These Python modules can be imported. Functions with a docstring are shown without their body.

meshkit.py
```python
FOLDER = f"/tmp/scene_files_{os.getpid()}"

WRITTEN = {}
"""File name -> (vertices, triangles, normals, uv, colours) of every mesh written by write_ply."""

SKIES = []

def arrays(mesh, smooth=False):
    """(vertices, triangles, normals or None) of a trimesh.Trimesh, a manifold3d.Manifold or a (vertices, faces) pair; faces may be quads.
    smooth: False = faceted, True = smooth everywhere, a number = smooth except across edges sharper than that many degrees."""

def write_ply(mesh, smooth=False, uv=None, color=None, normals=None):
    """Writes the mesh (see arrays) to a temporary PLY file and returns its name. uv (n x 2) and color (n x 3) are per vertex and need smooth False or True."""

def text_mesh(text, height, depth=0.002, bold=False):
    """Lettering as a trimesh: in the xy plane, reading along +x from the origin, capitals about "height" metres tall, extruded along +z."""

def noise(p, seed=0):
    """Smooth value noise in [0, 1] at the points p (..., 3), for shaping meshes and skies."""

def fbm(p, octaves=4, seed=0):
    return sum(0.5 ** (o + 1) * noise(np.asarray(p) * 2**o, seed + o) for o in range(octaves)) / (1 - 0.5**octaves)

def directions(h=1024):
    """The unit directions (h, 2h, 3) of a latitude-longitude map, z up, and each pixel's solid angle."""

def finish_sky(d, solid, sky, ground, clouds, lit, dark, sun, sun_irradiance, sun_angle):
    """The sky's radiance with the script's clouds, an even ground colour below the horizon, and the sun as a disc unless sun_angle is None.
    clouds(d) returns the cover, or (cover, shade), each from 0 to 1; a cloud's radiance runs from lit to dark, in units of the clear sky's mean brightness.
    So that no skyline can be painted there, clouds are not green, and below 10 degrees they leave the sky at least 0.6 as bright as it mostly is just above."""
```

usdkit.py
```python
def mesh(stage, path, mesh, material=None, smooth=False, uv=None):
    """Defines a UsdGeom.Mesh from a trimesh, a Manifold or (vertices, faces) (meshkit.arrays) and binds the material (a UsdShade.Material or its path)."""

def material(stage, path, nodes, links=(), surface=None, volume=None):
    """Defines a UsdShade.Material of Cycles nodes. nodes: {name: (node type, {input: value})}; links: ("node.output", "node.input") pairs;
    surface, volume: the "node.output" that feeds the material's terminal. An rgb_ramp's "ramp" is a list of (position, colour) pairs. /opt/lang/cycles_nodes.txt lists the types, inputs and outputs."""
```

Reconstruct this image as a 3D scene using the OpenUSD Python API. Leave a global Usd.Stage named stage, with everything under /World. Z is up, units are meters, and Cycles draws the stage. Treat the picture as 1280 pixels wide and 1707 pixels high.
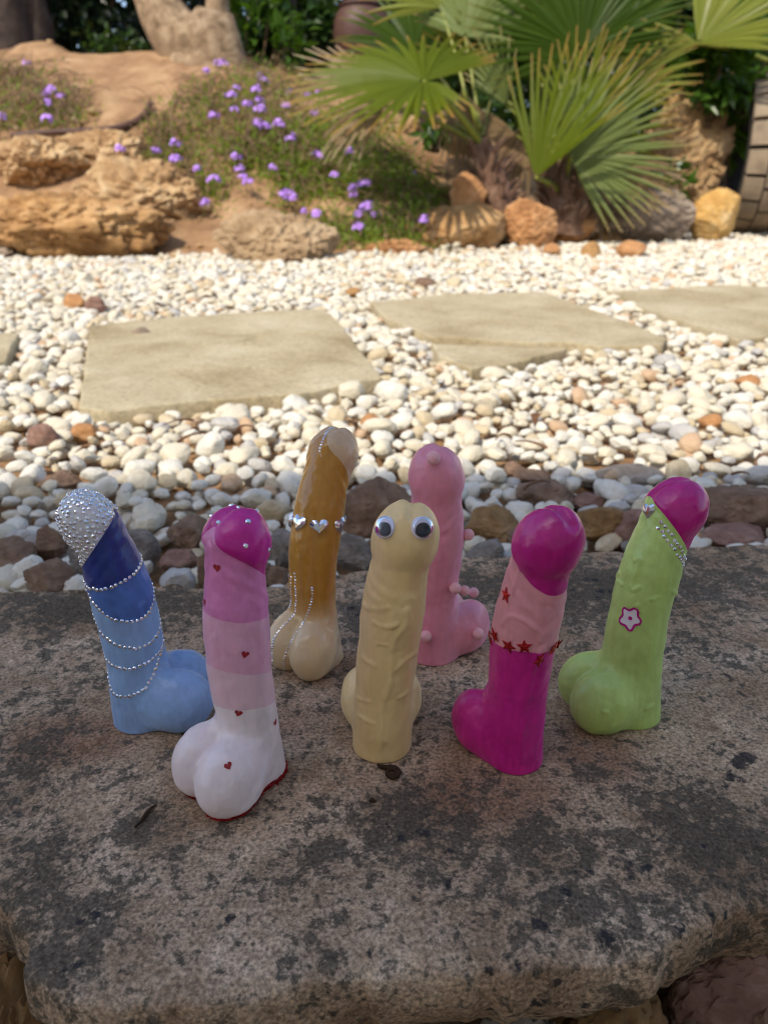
import math, random
import numpy as np
import trimesh
import meshkit, usdkit
from shapely.geometry import Polygon, Point
from pxr import Usd, UsdGeom, UsdLux, UsdShade, Sdf, Gf, Vt

random.seed(7)
RNG = np.random.default_rng(7)
stage = Usd.Stage.CreateInMemory()
UsdGeom.SetStageUpAxis(stage, 'Z')
UsdGeom.SetStageMetersPerUnit(stage, 1.0)
UsdGeom.Xform.Define(stage, '/World')
UsdGeom.Scope.Define(stage, '/World/Looks')

# ---------------------------------------------------------------- camera, sky, sun, exposure
PITCH, EYE, FPX = math.radians(21.5), np.array([0, 0, 0.295]), 1280.0
cam = UsdGeom.Camera.Define(stage, '/World/camera')
cam.AddTranslateOp().Set(Gf.Vec3d(*EYE))
cam.AddRotateXOp().Set(90 - math.degrees(PITCH))
cam.CreateHorizontalApertureAttr(36.0)
cam.CreateVerticalApertureAttr(36.0 * 1707 / 1280)
cam.CreateFocalLengthAttr(36.0)
cam.CreateClippingRangeAttr(Gf.Vec2f(0.02, 500))
cam.CreateFStopAttr(13.5)
cam.CreateFocusDistanceAttr(0.42)
cam.CreateExposureAttr(0.68)

SUN_EL, SUN_AZ = math.radians(50), math.radians(180 + 35)       # behind the camera and to the left
SUN = np.array([math.cos(SUN_EL) * math.sin(SUN_AZ), math.cos(SUN_EL) * math.cos(SUN_AZ), math.sin(SUN_EL)])
sun = UsdLux.DistantLight.Define(stage, '/World/sun')
sun.CreateNormalizeAttr(True)
sun.CreateIntensityAttr(0.66)
sun.CreateAngleAttr(0.53)
sun.CreateColorAttr(Gf.Vec3f(1.0, 0.91, 0.76))
_z = Gf.Vec3d(*SUN)
_x = Gf.Cross(Gf.Vec3d(0, 0, 1), _z).GetNormalized()
_y = Gf.Cross(_z, _x)
sun.AddTransformOp().Set(Gf.Matrix4d(_x[0], _x[1], _x[2], 0, _y[0], _y[1], _y[2], 0, _z[0], _z[1], _z[2], 0, 0, 0, 0, 1))

usdkit.material(stage, '/World/Looks/sky', {
    's': ('sky_texture', {'sky_type': 'single_scattering', 'sun_disc': False, 'sun_elevation': SUN_EL, 'sun_rotation': SUN_AZ, 'altitude': 50.0, 'aerosol_density': 1.5}),
    'b': ('background_shader', {'strength': 0.15})}, [('s.color', 'b.color')], surface='b.background')
sky = UsdLux.DomeLight.Define(stage, '/World/sky')
UsdShade.MaterialBindingAPI.Apply(sky.GetPrim()).Bind(UsdShade.Material.Get(stage, '/World/Looks/sky'))
sky.GetPrim().SetCustomDataByKey('kind', 'structure')
# ---------------------------------------------------------------- names, tags, placing
NAMES = set()
def path_of(name, parent=None):
    root = str(parent.GetPath()) if parent is not None else '/World'
    p, k = f'{root}/{name}', 0
    while p in NAMES:
        k += 1
        p = f'{root}/{name}_{k:03d}'
    NAMES.add(p)
    return p

def tag(o, label=None, cat=None, group=None, kind=None):
    for k, val in (('label', label), ('category', cat), ('group', group), ('kind', kind)):
        if val:
            o.SetCustomDataByKey(k, val)
    return o

def thing(name, label, cat, loc=(0, 0, 0), rotz=0.0, group=None):
    x = UsdGeom.Xform.Define(stage, path_of(name))
    x.AddTranslateOp().Set(Gf.Vec3d(*map(float, loc)))
    if rotz:
        x.AddRotateZOp().Set(float(rotz))
    return tag(x.GetPrim(), label, cat, group)

def obj(name, mesh, mat, parent=None, smooth=False, label=None, kind=None, offset=None):
    if offset is not None:
        v, f, _ = meshkit.arrays(mesh)
        mesh = (v - np.asarray(offset), f)
    m = usdkit.mesh(stage, path_of(name, parent), mesh, f'/World/Looks/{mat}', smooth)
    return tag(m.GetPrim(), label=label, kind=kind)

def mesh_normals(name, v, f, n, mat, parent=None, label=None, kind=None):
    """a mesh with normals given at each vertex"""
    m = usdkit.mesh(stage, path_of(name, parent), (v, f), f'/World/Looks/{mat}')
    m.CreateNormalsAttr(Vt.Vec3fArray.FromNumpy(n.astype(np.float32)))
    m.SetNormalsInterpolation('vertex')
    return tag(m.GetPrim(), label=label, kind=kind)

def primvar(prim, name, values):
    UsdGeom.PrimvarsAPI(prim).CreatePrimvar(name, Sdf.ValueTypeNames.FloatArray, 'vertex').Set(Vt.FloatArray.FromNumpy(np.asarray(values, np.float32)))

FWD, UP = np.array([0, math.cos(PITCH), -math.sin(PITCH)]), np.array([0, math.sin(PITCH), math.cos(PITCH)])
def ray(px, py):
    d = np.array([(px - 640) / FPX, 0, 0]) + FWD - (py - 853.5) / FPX * UP
    return d / np.linalg.norm(d)
def at_y(px, py, y):
    d = ray(px, py)
    return EYE + d * (y / d[1])
def at_z(px, py, z):
    d = ray(px, py)
    return EYE + d * ((z - EYE[2]) / d[2])
def px_size(n, p):
    """metres spanned by n pixels of the photograph at the point p"""
    return n * float((np.asarray(p) - EYE) @ FWD) / FPX
TILT = math.tan(math.radians(3.0))
def gravel_z(y):
    return -0.05 + TILT * (y - 0.75)
def on_gravel(px, py, lift=0.0):
    d = ray(px, py)
    t = (gravel_z(0) + lift - EYE[2]) / (d[2] - TILT * d[1])
    return EYE + d * t

# ---------------------------------------------------------------- small mesh makers
def join(parts):
    v, f, n = [], [], 0
    for a, b in parts:
        v.append(a); f.append(np.asarray(b) + n); n += len(a)
    return np.vstack(v), np.vstack(f)

ICO = {k: (np.array(m.vertices), np.array(m.faces)) for k in (1, 2, 3, 4, 5) for m in [trimesh.creation.icosphere(k)]}

def tube(pts, rad, sides=8, caps=True):
    pts = np.asarray(pts, float)
    rad = np.broadcast_to(rad, len(pts))
    t = np.gradient(pts, axis=0)
    t /= np.linalg.norm(t, axis=1, keepdims=True)
    ref = np.array([0, 0, 1.0]) if abs(t[0][2]) < 0.9 else np.array([1.0, 0, 0])
    v, u = [], np.cross(t[0], ref)
    th = np.linspace(0, 2 * np.pi, sides, endpoint=False)
    for p, d, r in zip(pts, t, rad):
        u = u - d * (u @ d); u /= np.linalg.norm(u)
        w = np.cross(d, u)
        v.append(p + r * (np.outer(np.cos(th), u) + np.outer(np.sin(th), w)))
    n = len(pts)
    v = np.vstack(v + ([pts[:1], pts[-1:]] if caps else []))
    f = []
    for i in range(n - 1):
        for j in range(sides):
            a, b = i * sides + j, i * sides + (j + 1) % sides
            f += [(a, b, b + sides), (a, b + sides, a + sides)]
    if caps:
        for j in range(sides):
            f += [(n * sides, (j + 1) % sides, j), (n * sides + 1, (n - 1) * sides + j, (n - 1) * sides + (j + 1) % sides)]
    return v, np.array(f)

def bend(points, n=16):
    """a smooth curve through points"""
    from scipy.interpolate import CubicSpline
    p = np.asarray(points, float)
    s = np.concatenate([[0], np.cumsum(np.linalg.norm(np.diff(p, axis=0), axis=1))])
    return CubicSpline(s, p)(np.linspace(0, s[-1], n))

def rock_mesh(size, seed, level=4, cuts=7, rough=0.18, yaw=0.0, round_=0.5):
    r = np.random.default_rng(seed)
    v, f = ICO[level]
    d = v.copy()
    rad = np.ones(len(v)) * 1.3
    for _ in range(cuts + 6):                                       # flat cleaved sides
        n = r.normal(size=3); n /= np.linalg.norm(n)
        k = r.uniform(0.72, 1.0)
        c = d @ n
        rad = np.where(c > 0.05, np.minimum(rad, k / np.maximum(c, 0.05)), rad)
    rad = np.minimum(rad, 1.25) * (1 - round_) + round_
    p = d * rad[:, None]
    pn = p * np.asarray(size) / np.mean(size)
    nz = meshkit.fbm(pn * 1.9 + seed * 3.1, 5, seed) - 0.5
    n2 = np.abs(meshkit.fbm(pn * 4.2 + seed, 4, seed + 9) - 0.5)
    p = p * (1 + rough * 2.0 * nz - rough * 1.4 * (0.12 - n2).clip(0) * 4)[:, None]
    p = (p - (p.min(0) + p.max(0)) / 2) / ((p.max(0) - p.min(0)) / 2)
    p = p * np.asarray(size) / 2
    c, s = math.cos(yaw), math.sin(yaw)
    return p @ np.array([[c, s, 0], [-s, c, 0], [0, 0, 1]]), f

def slab_mesh(poly, thick, bevel, top, n_edge=160, rings=10, noise=0.006, seed=1, undercut=0.0, drop=0.0):
    """a flat stone: star-shaped outline (n x 2), top(xy) -> z, worn edge"""
    p = np.asarray(poly, float)
    c = Polygon(p).representative_point() if False else Polygon(p).centroid
    c = np.array([c.x, c.y])
    closed = np.vstack([p, p[:1]])
    L = np.concatenate([[0], np.cumsum(np.linalg.norm(np.diff(closed, axis=0), axis=1))])
    t = np.linspace(0, L[-1], n_edge, endpoint=False)
    e = np.stack([np.interp(t, L, closed[:, 0]), np.interp(t, L, closed[:, 1])], 1)
    q = np.c_[e, np.full(len(e), seed * 1.7)]
    rad = e - c
    ln = np.linalg.norm(rad, axis=1, keepdims=True)
    u = rad / ln
    e = e + u * (((meshkit.fbm(q * 9, 3, seed) - .5) * 1.1 + (meshkit.fbm(q * 55, 4, seed + 3) - .5) * 1.3) * noise)[:, None]
    ln = np.linalg.norm(e - c, axis=1, keepdims=True)
    prof = [(-undercut, -thick), (-undercut * .5, -thick * .75), (0.0, -thick * .45), (-bevel * .02, -thick * .25), (-bevel * .12, -bevel * .42), (-bevel * .35, -bevel * .18), (-bevel * .75, -bevel * .05), (-bevel * 1.3, 0)]
    V = []
    for off, dz in prof:
        xy = e + u * off
        z = top(xy) + dz
        if dz < 0 and dz > -thick:
            z = z + (meshkit.fbm(np.c_[xy * 40, np.full(len(xy), dz * 60)], 3, seed + 7) - .5) * noise * .8
        V.append(np.c_[xy, z])
    inner = e - u * bevel * 1.3
    for k in np.linspace(1, 0, rings + 1)[1:-1]:
        xy = c + (inner - c) * k
        V.append(np.c_[xy, top(xy)])
    nr = len(V)
    V = np.vstack(V + [np.c_[c[None], top(c[None])]])
    F = []
    j = np.arange(n_edge); k = (j + 1) % n_edge
    for i in range(nr - 1):
        a, b = i * n_edge, (i + 1) * n_edge
        F += [np.c_[a + j, a + k, b + k], np.c_[a + j, b + k, b + j]]
    F.append(np.c_[(nr - 1) * n_edge + j, (nr - 1) * n_edge + k, np.full(n_edge, len(V) - 1)])
    F = np.vstack(F)
    if Polygon(p).exterior.is_ccw is False:
        F = F[:, ::-1]
    return V, F

def leaves(pos, direction, normal, length, width, curl=0.15):
    """folded leaf faces, four triangles each, all in one mesh"""
    pos, d, n = (np.asarray(x, float) for x in (pos, direction, normal))
    d = d / np.linalg.norm(d, axis=1, keepdims=True)
    n = n - d * (n * d).sum(1, keepdims=True)
    n /= np.maximum(np.linalg.norm(n, axis=1, keepdims=True), 1e-6)
    s = np.cross(d, n)
    L, W = np.broadcast_to(length, len(pos))[:, None], np.broadcast_to(width, len(pos))[:, None]
    pts = [pos, pos + d * L * .45 + s * W * .5 + n * W * curl, pos + d * L * .5 - n * W * .05, pos + d * L * .45 - s * W * .5 + n * W * curl, pos + d * L - n * L * curl * .7]
    v = np.stack(pts, 1).reshape(-1, 3)
    b = (np.arange(len(pos)) * 5)[:, None, None]
    f = (np.array([[0, 2, 1], [0, 3, 2], [1, 2, 4], [2, 3, 4]])[None] + b).reshape(-1, 3)
    return v, f

def unit(n, rng=RNG):
    d = rng.normal(size=(n, 3))
    return d / np.linalg.norm(d, axis=1, keepdims=True)

# ---------------------------------------------------------------- materials
def lk(name):
    return f'/World/Looks/{name}'
def stone_look(name, ramp, scale=12.0, speck=90.0, bump=0.35, dist=0.004, rough=0.9, detail=8.0, speck_amount=0.35, coord='object'):
    src = ('geometry', {}) if coord == 'position' else ('texture_coordinate', {})
    out = 'g.position' if coord == 'position' else 'g.object'
    usdkit.material(stage, lk(name), {
        'g': src,
        'n1': ('noise_texture', {'scale': scale, 'detail': detail, 'roughness': 0.62, 'distortion': 0.4}),
        'n2': ('noise_texture', {'scale': speck, 'detail': 5.0, 'roughness': 0.7}),
        'r': ('rgb_ramp', {'ramp': ramp}),
        'r2': ('rgb_ramp', {'ramp': [(0.3, (.45, .43, .41)), (0.5, (1, 1, 1)), (0.72, (1.25, 1.22, 1.18))]}),
        'm': ('mix_color', {'blend_type': 'multiply', 'fac': speck_amount, 'use_clamp': False}),
        'a': ('math', {'math_type': 'multiply_add', 'value2': 0.5}),
        'b': ('bump', {'strength': bump, 'distance': dist}),
        'p': ('principled_bsdf', {'roughness': rough, 'specular_ior_level': 0.3})},
        [(out, 'n1.vector'), (out, 'n2.vector'), ('n1.fac', 'r.fac'), ('n2.fac', 'r2.fac'), ('r.color', 'm.a'), ('r2.color', 'm.b'), ('m.result', 'p.base_color'),
         ('n2.fac', 'a.value1'), ('n1.fac', 'a.value3'), ('a.value', 'b.height'), ('b.normal', 'p.normal')], surface='p.BSDF')

def leaf_look(name, dark, light, trans=0.35, scale=9.0, rough=0.45, spec=0.4, tip=None):
    nodes = {'g': ('geometry', {}), 'n': ('noise_texture', {'scale': scale, 'detail': 3.0}),
             'r': ('rgb_ramp', {'ramp': [(0.3, dark), (0.7, light)]}),
             'p': ('principled_bsdf', {'roughness': rough, 'specular_ior_level': spec}),
             't': ('translucent_bsdf', {}), 'hs': ('hsv', {'hue': 0.485, 'saturation': 1.1, 'value': 1.5}),
             'v': ('math', {'math_type': 'multiply_add', 'value2': 0.55}), 'h': ('math', {'math_type': 'multiply_add', 'value2': 0.5, 'value3': 0.0}),
             'm': ('mix_closure', {'fac': trans})}
    links = [('g.position', 'n.vector'), ('n.fac', 'h.value1'), ('g.random_per_island', 'v.value1'), ('h.value', 'v.value3'), ('v.value', 'r.fac'),
             ('p.BSDF', 'm.closure1'), ('t.BSDF', 'm.closure2')]
    col = 'r.color'
    if tip:
        nodes |= {'at': ('attribute', {'attribute': 'tip'}), 'tr': ('rgb_ramp', {'ramp': [(0.0, (0, 0, 0)), (1.0, (1, 1, 1))]}), 'mt': ('mix_color', {'b': tip})}
        links += [('at.fac', 'tr.fac'), ('tr.color', 'mt.fac'), ('r.color', 'mt.a')]
        links = [x for x in links if x != ('tr.color', 'mt.fac')] + [('at.fac', 'mt.fac')]
        nodes.pop('tr'); links = [x for x in links if 'tr.' not in x[0] and 'tr.' not in x[1]]
        col = 'mt.result'
    links += [(col, 'p.base_color'), (col, 'hs.color'), ('hs.color', 't.color')]
    usdkit.material(stage, lk(name), nodes, links, surface='m.closure')

def plain_look(name, color, rough=0.5, spec=0.5, metallic=0.0, coat=0.0, noise=0.0, scale=300.0, bump=0.0, dist=0.0003, sss=0.0):
    nodes = {'g': ('texture_coordinate', {}), 'n': ('noise_texture', {'scale': scale, 'detail': 4.0}),
             'r': ('rgb_ramp', {'ramp': [(0.25, tuple(c * (1 - noise) for c in color)), (0.75, tuple(min(1, c * (1 + noise)) for c in color))]}),
             'b': ('bump', {'strength': bump, 'distance': dist}),
             'p': ('principled_bsdf', {'roughness': rough, 'specular_ior_level': spec, 'metallic': metallic, 'coat_weight': coat, 'coat_roughness': 0.12, 'subsurface_weight': sss, 'subsurface_scale': 0.004})}
    links = [('g.object', 'n.vector'), ('n.fac', 'r.fac'), ('r.color', 'p.base_color')]
    if bump:
        links += [('n.fac', 'b.height'), ('b.normal', 'p.normal')]
    usdkit.material(stage, lk(name), nodes, links, surface='p.BSDF')
# ---------------------------------------------------------------- implicit surfaces -> meshes
def smin(a, b, k):
    h = np.clip(0.5 + 0.5 * (b - a) / k, 0, 1)
    return b + (a - b) * h - k * h * (1 - h)

def smax(a, b, k):
    return -smin(-a, -b, k)

def ellipsoid(P, c, r):
    q = (P - c) / r
    k0 = np.linalg.norm(q, axis=1)
    k1 = np.linalg.norm(q / r, axis=1)
    return k0 * (k0 - 1) / np.maximum(k1, 1e-9)

def poly_dist(P, pts, rad):
    """distance to a polyline with a radius at each point"""
    d = np.full(len(P), 1e9)
    for a, b, ra, rb in zip(pts[:-1], pts[1:], rad[:-1], rad[1:]):
        ab = b - a
        t = np.clip((P - a) @ ab / (ab @ ab), 0, 1)
        d = np.minimum(d, np.linalg.norm(P - a - t[:, None] * ab, axis=1) - (ra + (rb - ra) * t))
    return d

def surface_nets(f, lo, hi, h, coarse=5):
    """mesh of f = 0 on a grid of step h; f is evaluated only near the surface"""
    H = h * coarse
    nc = np.ceil((np.asarray(hi) - lo) / H).astype(int) + 1
    ax = [lo[i] + H * (np.arange(nc[i]) + 0.5) for i in range(3)]
    G = np.stack(np.meshgrid(*ax, indexing='ij'), -1).reshape(-1, 3)
    D = f(G).reshape(nc)
    near = np.abs(D) < H * 1.6
    n = nc * coarse
    V = np.kron(D, np.ones((coarse,) * 3))
    M = np.kron(near, np.ones((coarse,) * 3, bool)).astype(bool)
    idx = np.argwhere(M)
    V[M] = f(lo + h * (idx + 0.5))
    s = V < 0
    c = [s[i:n[0] - 1 + i, j:n[1] - 1 + j, k:n[2] - 1 + k] for i in (0, 1) for j in (0, 1) for k in (0, 1)]
    cnt = sum(x.astype(np.int8) for x in c)
    act = (cnt > 0) & (cnt < 8)
    cells = np.argwhere(act)
    vid = np.full(act.shape, -1, np.int64)
    vid[act] = np.arange(len(cells))
    acc, num = np.zeros((len(cells), 3)), np.zeros(len(cells))
    corner = [(i, j, k) for i in (0, 1) for j in (0, 1) for k in (0, 1)]
    val = [V[cells[:, 0] + i, cells[:, 1] + j, cells[:, 2] + k] for i, j, k in corner]
    for a in range(8):
        for b in range(a + 1, 8):
            if sum(abs(np.array(corner[a]) - corner[b])) != 1:
                continue
            x = (val[a] < 0) != (val[b] < 0)
            t = np.where(x, val[a] / np.where(x, val[a] - val[b], 1), 0)
            p = np.array(corner[a]) + t[:, None] * (np.array(corner[b]) - corner[a])
            acc += np.where(x[:, None], p, 0)
            num += x
    verts = lo + h * (cells + 0.5 + acc / num[:, None])
    faces = []
    for d in range(3):
        u, v = (d + 1) % 3, (d + 2) % 3
        sl = [slice(0, n[i]) for i in range(3)]
        sa, sb = list(sl), list(sl)
        sa[d], sb[d] = slice(0, n[d] - 1), slice(1, n[d])
        a, b = s[tuple(sa)], s[tuple(sb)]
        e = np.argwhere(a != b)
        e = e[(e[:, u] > 0) & (e[:, v] > 0) & (e[:, u] < n[u] - 1) & (e[:, v] < n[v] - 1)]
        flip = ~a[e[:, 0], e[:, 1], e[:, 2]]
        q = []
        for du, dv in ((-1, -1), (0, -1), (0, 0), (-1, 0)):
            m = e.copy(); m[:, u] += du; m[:, v] += dv
            q.append(vid[m[:, 0], m[:, 1], m[:, 2]])
        q = np.stack(q, 1)
        q[flip] = q[flip][:, ::-1]
        faces.append(q)
    q = np.vstack(faces)
    q = q[(q >= 0).all(1)]
    return verts, np.vstack([q[:, [0, 1, 2]], q[:, [0, 2, 3]]])

def grad(f, P, e=0.01):
    g = np.stack([f(P + e * np.eye(3)[i]) - f(P - e * np.eye(3)[i]) for i in range(3)], 1)
    return g / np.maximum(np.linalg.norm(g, axis=1, keepdims=True), 1e-9)

def onto(f, P, steps=3, e=0.01):
    P = np.array(P, float)
    for _ in range(steps):
        P = P - grad(f, P, e) * f(P)[:, None]
    return P

def clip(v, f, s, keep_positive=True):
    """the part of the mesh where the vertex field s is positive (or negative), cut cleanly"""
    s = s if keep_positive else -s
    s = np.where(np.abs(s) < 1e-9, 1e-9, s)
    pos = s[f] > 0
    n = pos.sum(1)
    out = [f[n == 3]]
    vs, cache = list(v), {}
    def mid(a, b):
        key = (min(a, b), max(a, b))
        if key not in cache:
            t = s[a] / (s[a] - s[b])
            vs.append(v[a] + t * (v[b] - v[a])); cache[key] = len(vs) - 1
        return cache[key]
    new = []
    for tri in f[(n == 1) | (n == 2)]:
        p = [s[i] > 0 for i in tri]
        while not (p[0] and not p[2] if sum(p) == 2 else p[0]):
            tri = np.roll(tri, -1); p = p[1:] + p[:1]
        if sum(p) == 1:
            new.append((tri[0], mid(tri[0], tri[1]), mid(tri[0], tri[2])))
        else:
            if not p[1]:
                continue
            a, b = mid(tri[1], tri[2]), mid(tri[0], tri[2])
            new += [(tri[0], tri[1], a), (tri[0], a, b)]
    F = np.vstack(out + ([np.array(new)] if new else []))
    used, inv = np.unique(F, return_inverse=True)
    return np.array(vs)[used], inv.reshape(F.shape)

# ---------------------------------------------------------------- the cast figures (centimetres, x towards the two lobes, leaning to -x)
class Cast:
    def __init__(self, seed, height=16.0, lean=1.8, power=2.3, side=0.0, bow=0.0, head=(1.78, 1.82, 2.55), tilt=9, slant=24, lobes=(2.3, 1.12, 1.75),
                 lobe_r=(1.9, 1.48, 2.0), r=(1.78, 1.72, 1.66, 1.55), veins=(), rough=1.0, coff=0.40, notch=1.0):
        self.seed, self.rough = seed, rough
        top = height - head[2] * 0.92
        s = np.linspace(0, 1, 15)
        self.s = s
        self.spine = np.stack([-lean * s ** power + bow * np.sin(np.pi * s), side * s ** 2, top * s], 1)
        self.rad = np.interp(s, np.linspace(0, 1, len(r)), r) * (1 - 0.065 * np.exp(-((s - 0.90) / 0.07) ** 2))
        t = self.spine[-1] - self.spine[-2]
        t /= np.linalg.norm(t)
        a = math.radians(tilt)
        self.axis = np.array([t[0] * math.cos(a) - t[2] * math.sin(a), t[1], t[2] * math.cos(a) + t[0] * math.sin(a)])
        self.axis /= np.linalg.norm(self.axis)
        self.ydir = np.cross(self.axis, [1, 0, 0]); self.ydir /= np.linalg.norm(self.ydir)   # ~ +y
        self.xdir = np.cross(self.ydir, self.axis)
        self.R = np.stack([self.xdir, self.ydir, self.axis])
        self.hc = self.spine[-1] + self.axis * 0.1
        self.hr = np.array(head)
        b = math.radians(slant)
        self.nc = self.axis * math.cos(b) - self.xdir * math.sin(b)
        self.coff, self.notch = -coff * head[2], notch
        th = np.radians(np.linspace(-24, 88, 14))
        self.groove = np.stack([np.sin(th) * (head[0] + .02), 0 * th, np.cos(th) * (head[2] + .02)], 1)
        self.lobes, self.lobe_r = lobes, np.array(lobe_r)
        self.veins = veins
    def corona(self, P):
        """positive on the head side of the edge of the cap"""
        q = (P - self.hc) @ self.R.T
        notch = self.notch * np.exp(-(q[:, 1] / 0.55) ** 2) * np.clip(q[:, 0] / 1.0, 0, 1)
        return (P - self.hc) @ self.nc - self.coff - notch
    def base(self, P):
        shaft = poly_dist(P, self.spine, self.rad)
        q = (P - self.hc) @ self.R.T
        hd = ellipsoid(q, np.zeros(3), self.hr)
        hd = smax(hd, -((P - self.hc) @ self.nc - self.coff), 0.30)
        g = poly_dist(q, self.groove, np.linspace(0.20, 0.22, len(self.groove)))
        hd = smax(hd, -g, 0.45)
        lx, ly, lz = self.lobes
        l1 = ellipsoid(P, np.array([lx, ly, lz]), self.lobe_r)
        l2 = ellipsoid(P, np.array([lx, -ly, lz]), self.lobe_r)
        d = smin(shaft, smin(l1, l2, 0.3), 1.0)
        cr = self.corona(P)
        w = np.exp(-((cr + 0.85) / 0.6) ** 2)
        d = d + 0.022 * w * np.sin(cr * 9 + 1.1 * np.sin(q[:, 1] * .9 + self.seed))
        d = smin(d, hd, 0.16)
        for pts, rr in self.veins:
            d = smin(d, poly_dist(P, pts, rr), 0.22)
        return d
    def __call__(self, P):
        d = self.base(P)
        nz = meshkit.fbm(P * 0.55 + 31.7 * self.seed, 3, self.seed) - 0.5
        n2 = meshkit.noise(P * np.array([1.9, 1.9, 1.1]) + 7, self.seed + 5) - 0.5
        n3 = meshkit.noise(P * np.array([4.5, 4.5, 3.0]) + 3, self.seed + 8) - 0.5
        d = d + self.rough * (0.17 * nz + 0.06 * n2 + 0.022 * n3)
        return smax(d, -P[:, 2], 0.12)
    def mesh(self, h=0.11):
        lo = np.array([-6.5, -3.6, -0.3]); hi = np.array([5.2, 3.6, 17.5])
        v, f = surface_nets(self, lo, hi, h)
        v = onto(self, v, 1)
        return v, f
# ---------------------------------------------------------------- looks of the setting
stone_look('soil', [(0.3, (.17, .09, .043)), (0.5, (.32, .188, .095)), (0.7, (.46, .30, .165))], scale=5, speck=60, bump=0.6, dist=0.02, coord='position')
stone_look('rock_tan', [(0.3, (.19, .095, .038)), (0.5, (.40, .225, .09)), (0.7, (.55, .36, .18))], scale=6, speck=45, bump=0.7, dist=0.012)
stone_look('rock_sand', [(0.3, (.22, .12, .055)), (0.5, (.43, .275, .135)), (0.7, (.58, .43, .25))], scale=9, speck=55, bump=0.8, dist=0.012)
stone_look('rock_orange', [(0.3, (.30, .14, .06)), (0.5, (.46, .235, .10)), (0.7, (.56, .33, .17))], scale=10, speck=60, bump=0.6, dist=0.01)
stone_look('rock_yellow', [(0.35, (.40, .215, .06)), (0.5, (.56, .34, .11)), (0.68, (.62, .47, .26))], scale=6, speck=40, bump=0.4, dist=0.008)
stone_look('rock_grey', [(0.3, (.17, .125, .09)), (0.5, (.28, .215, .16)), (0.7, (.38, .31, .24))], scale=8, speck=50, bump=0.6, dist=0.01)
stone_look('rubble_brown', [(0.3, (.12, .075, .05)), (0.5, (.22, .14, .095)), (0.7, (.32, .225, .16))], scale=25, speck=140, bump=0.6, dist=0.004)
stone_look('rubble_ochre', [(0.3, (.16, .09, .04)), (0.5, (.28, .165, .07)), (0.7, (.36, .24, .13))], scale=25, speck=140, bump=0.6, dist=0.004)
stone_look('rubble_grey', [(0.3, (.12, .105, .09)), (0.5, (.22, .19, .165)), (0.7, (.36, .32, .28))], scale=25, speck=140, bump=0.6, dist=0.004)
stone_look('rubble_red', [(0.3, (.16, .085, .065)), (0.5, (.26, .15, .115)), (0.7, (.36, .24, .19))], scale=25, speck=140, bump=0.6, dist=0.004)
stone_look('paving', [(0.3, (.30, .235, .13)), (0.45, (.42, .345, .215)), (0.6, (.49, .42, .28)), (0.75, (.56, .50, .36))], scale=5, speck=110, bump=0.9, dist=0.005, speck_amount=0.6, coord='position')
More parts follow.
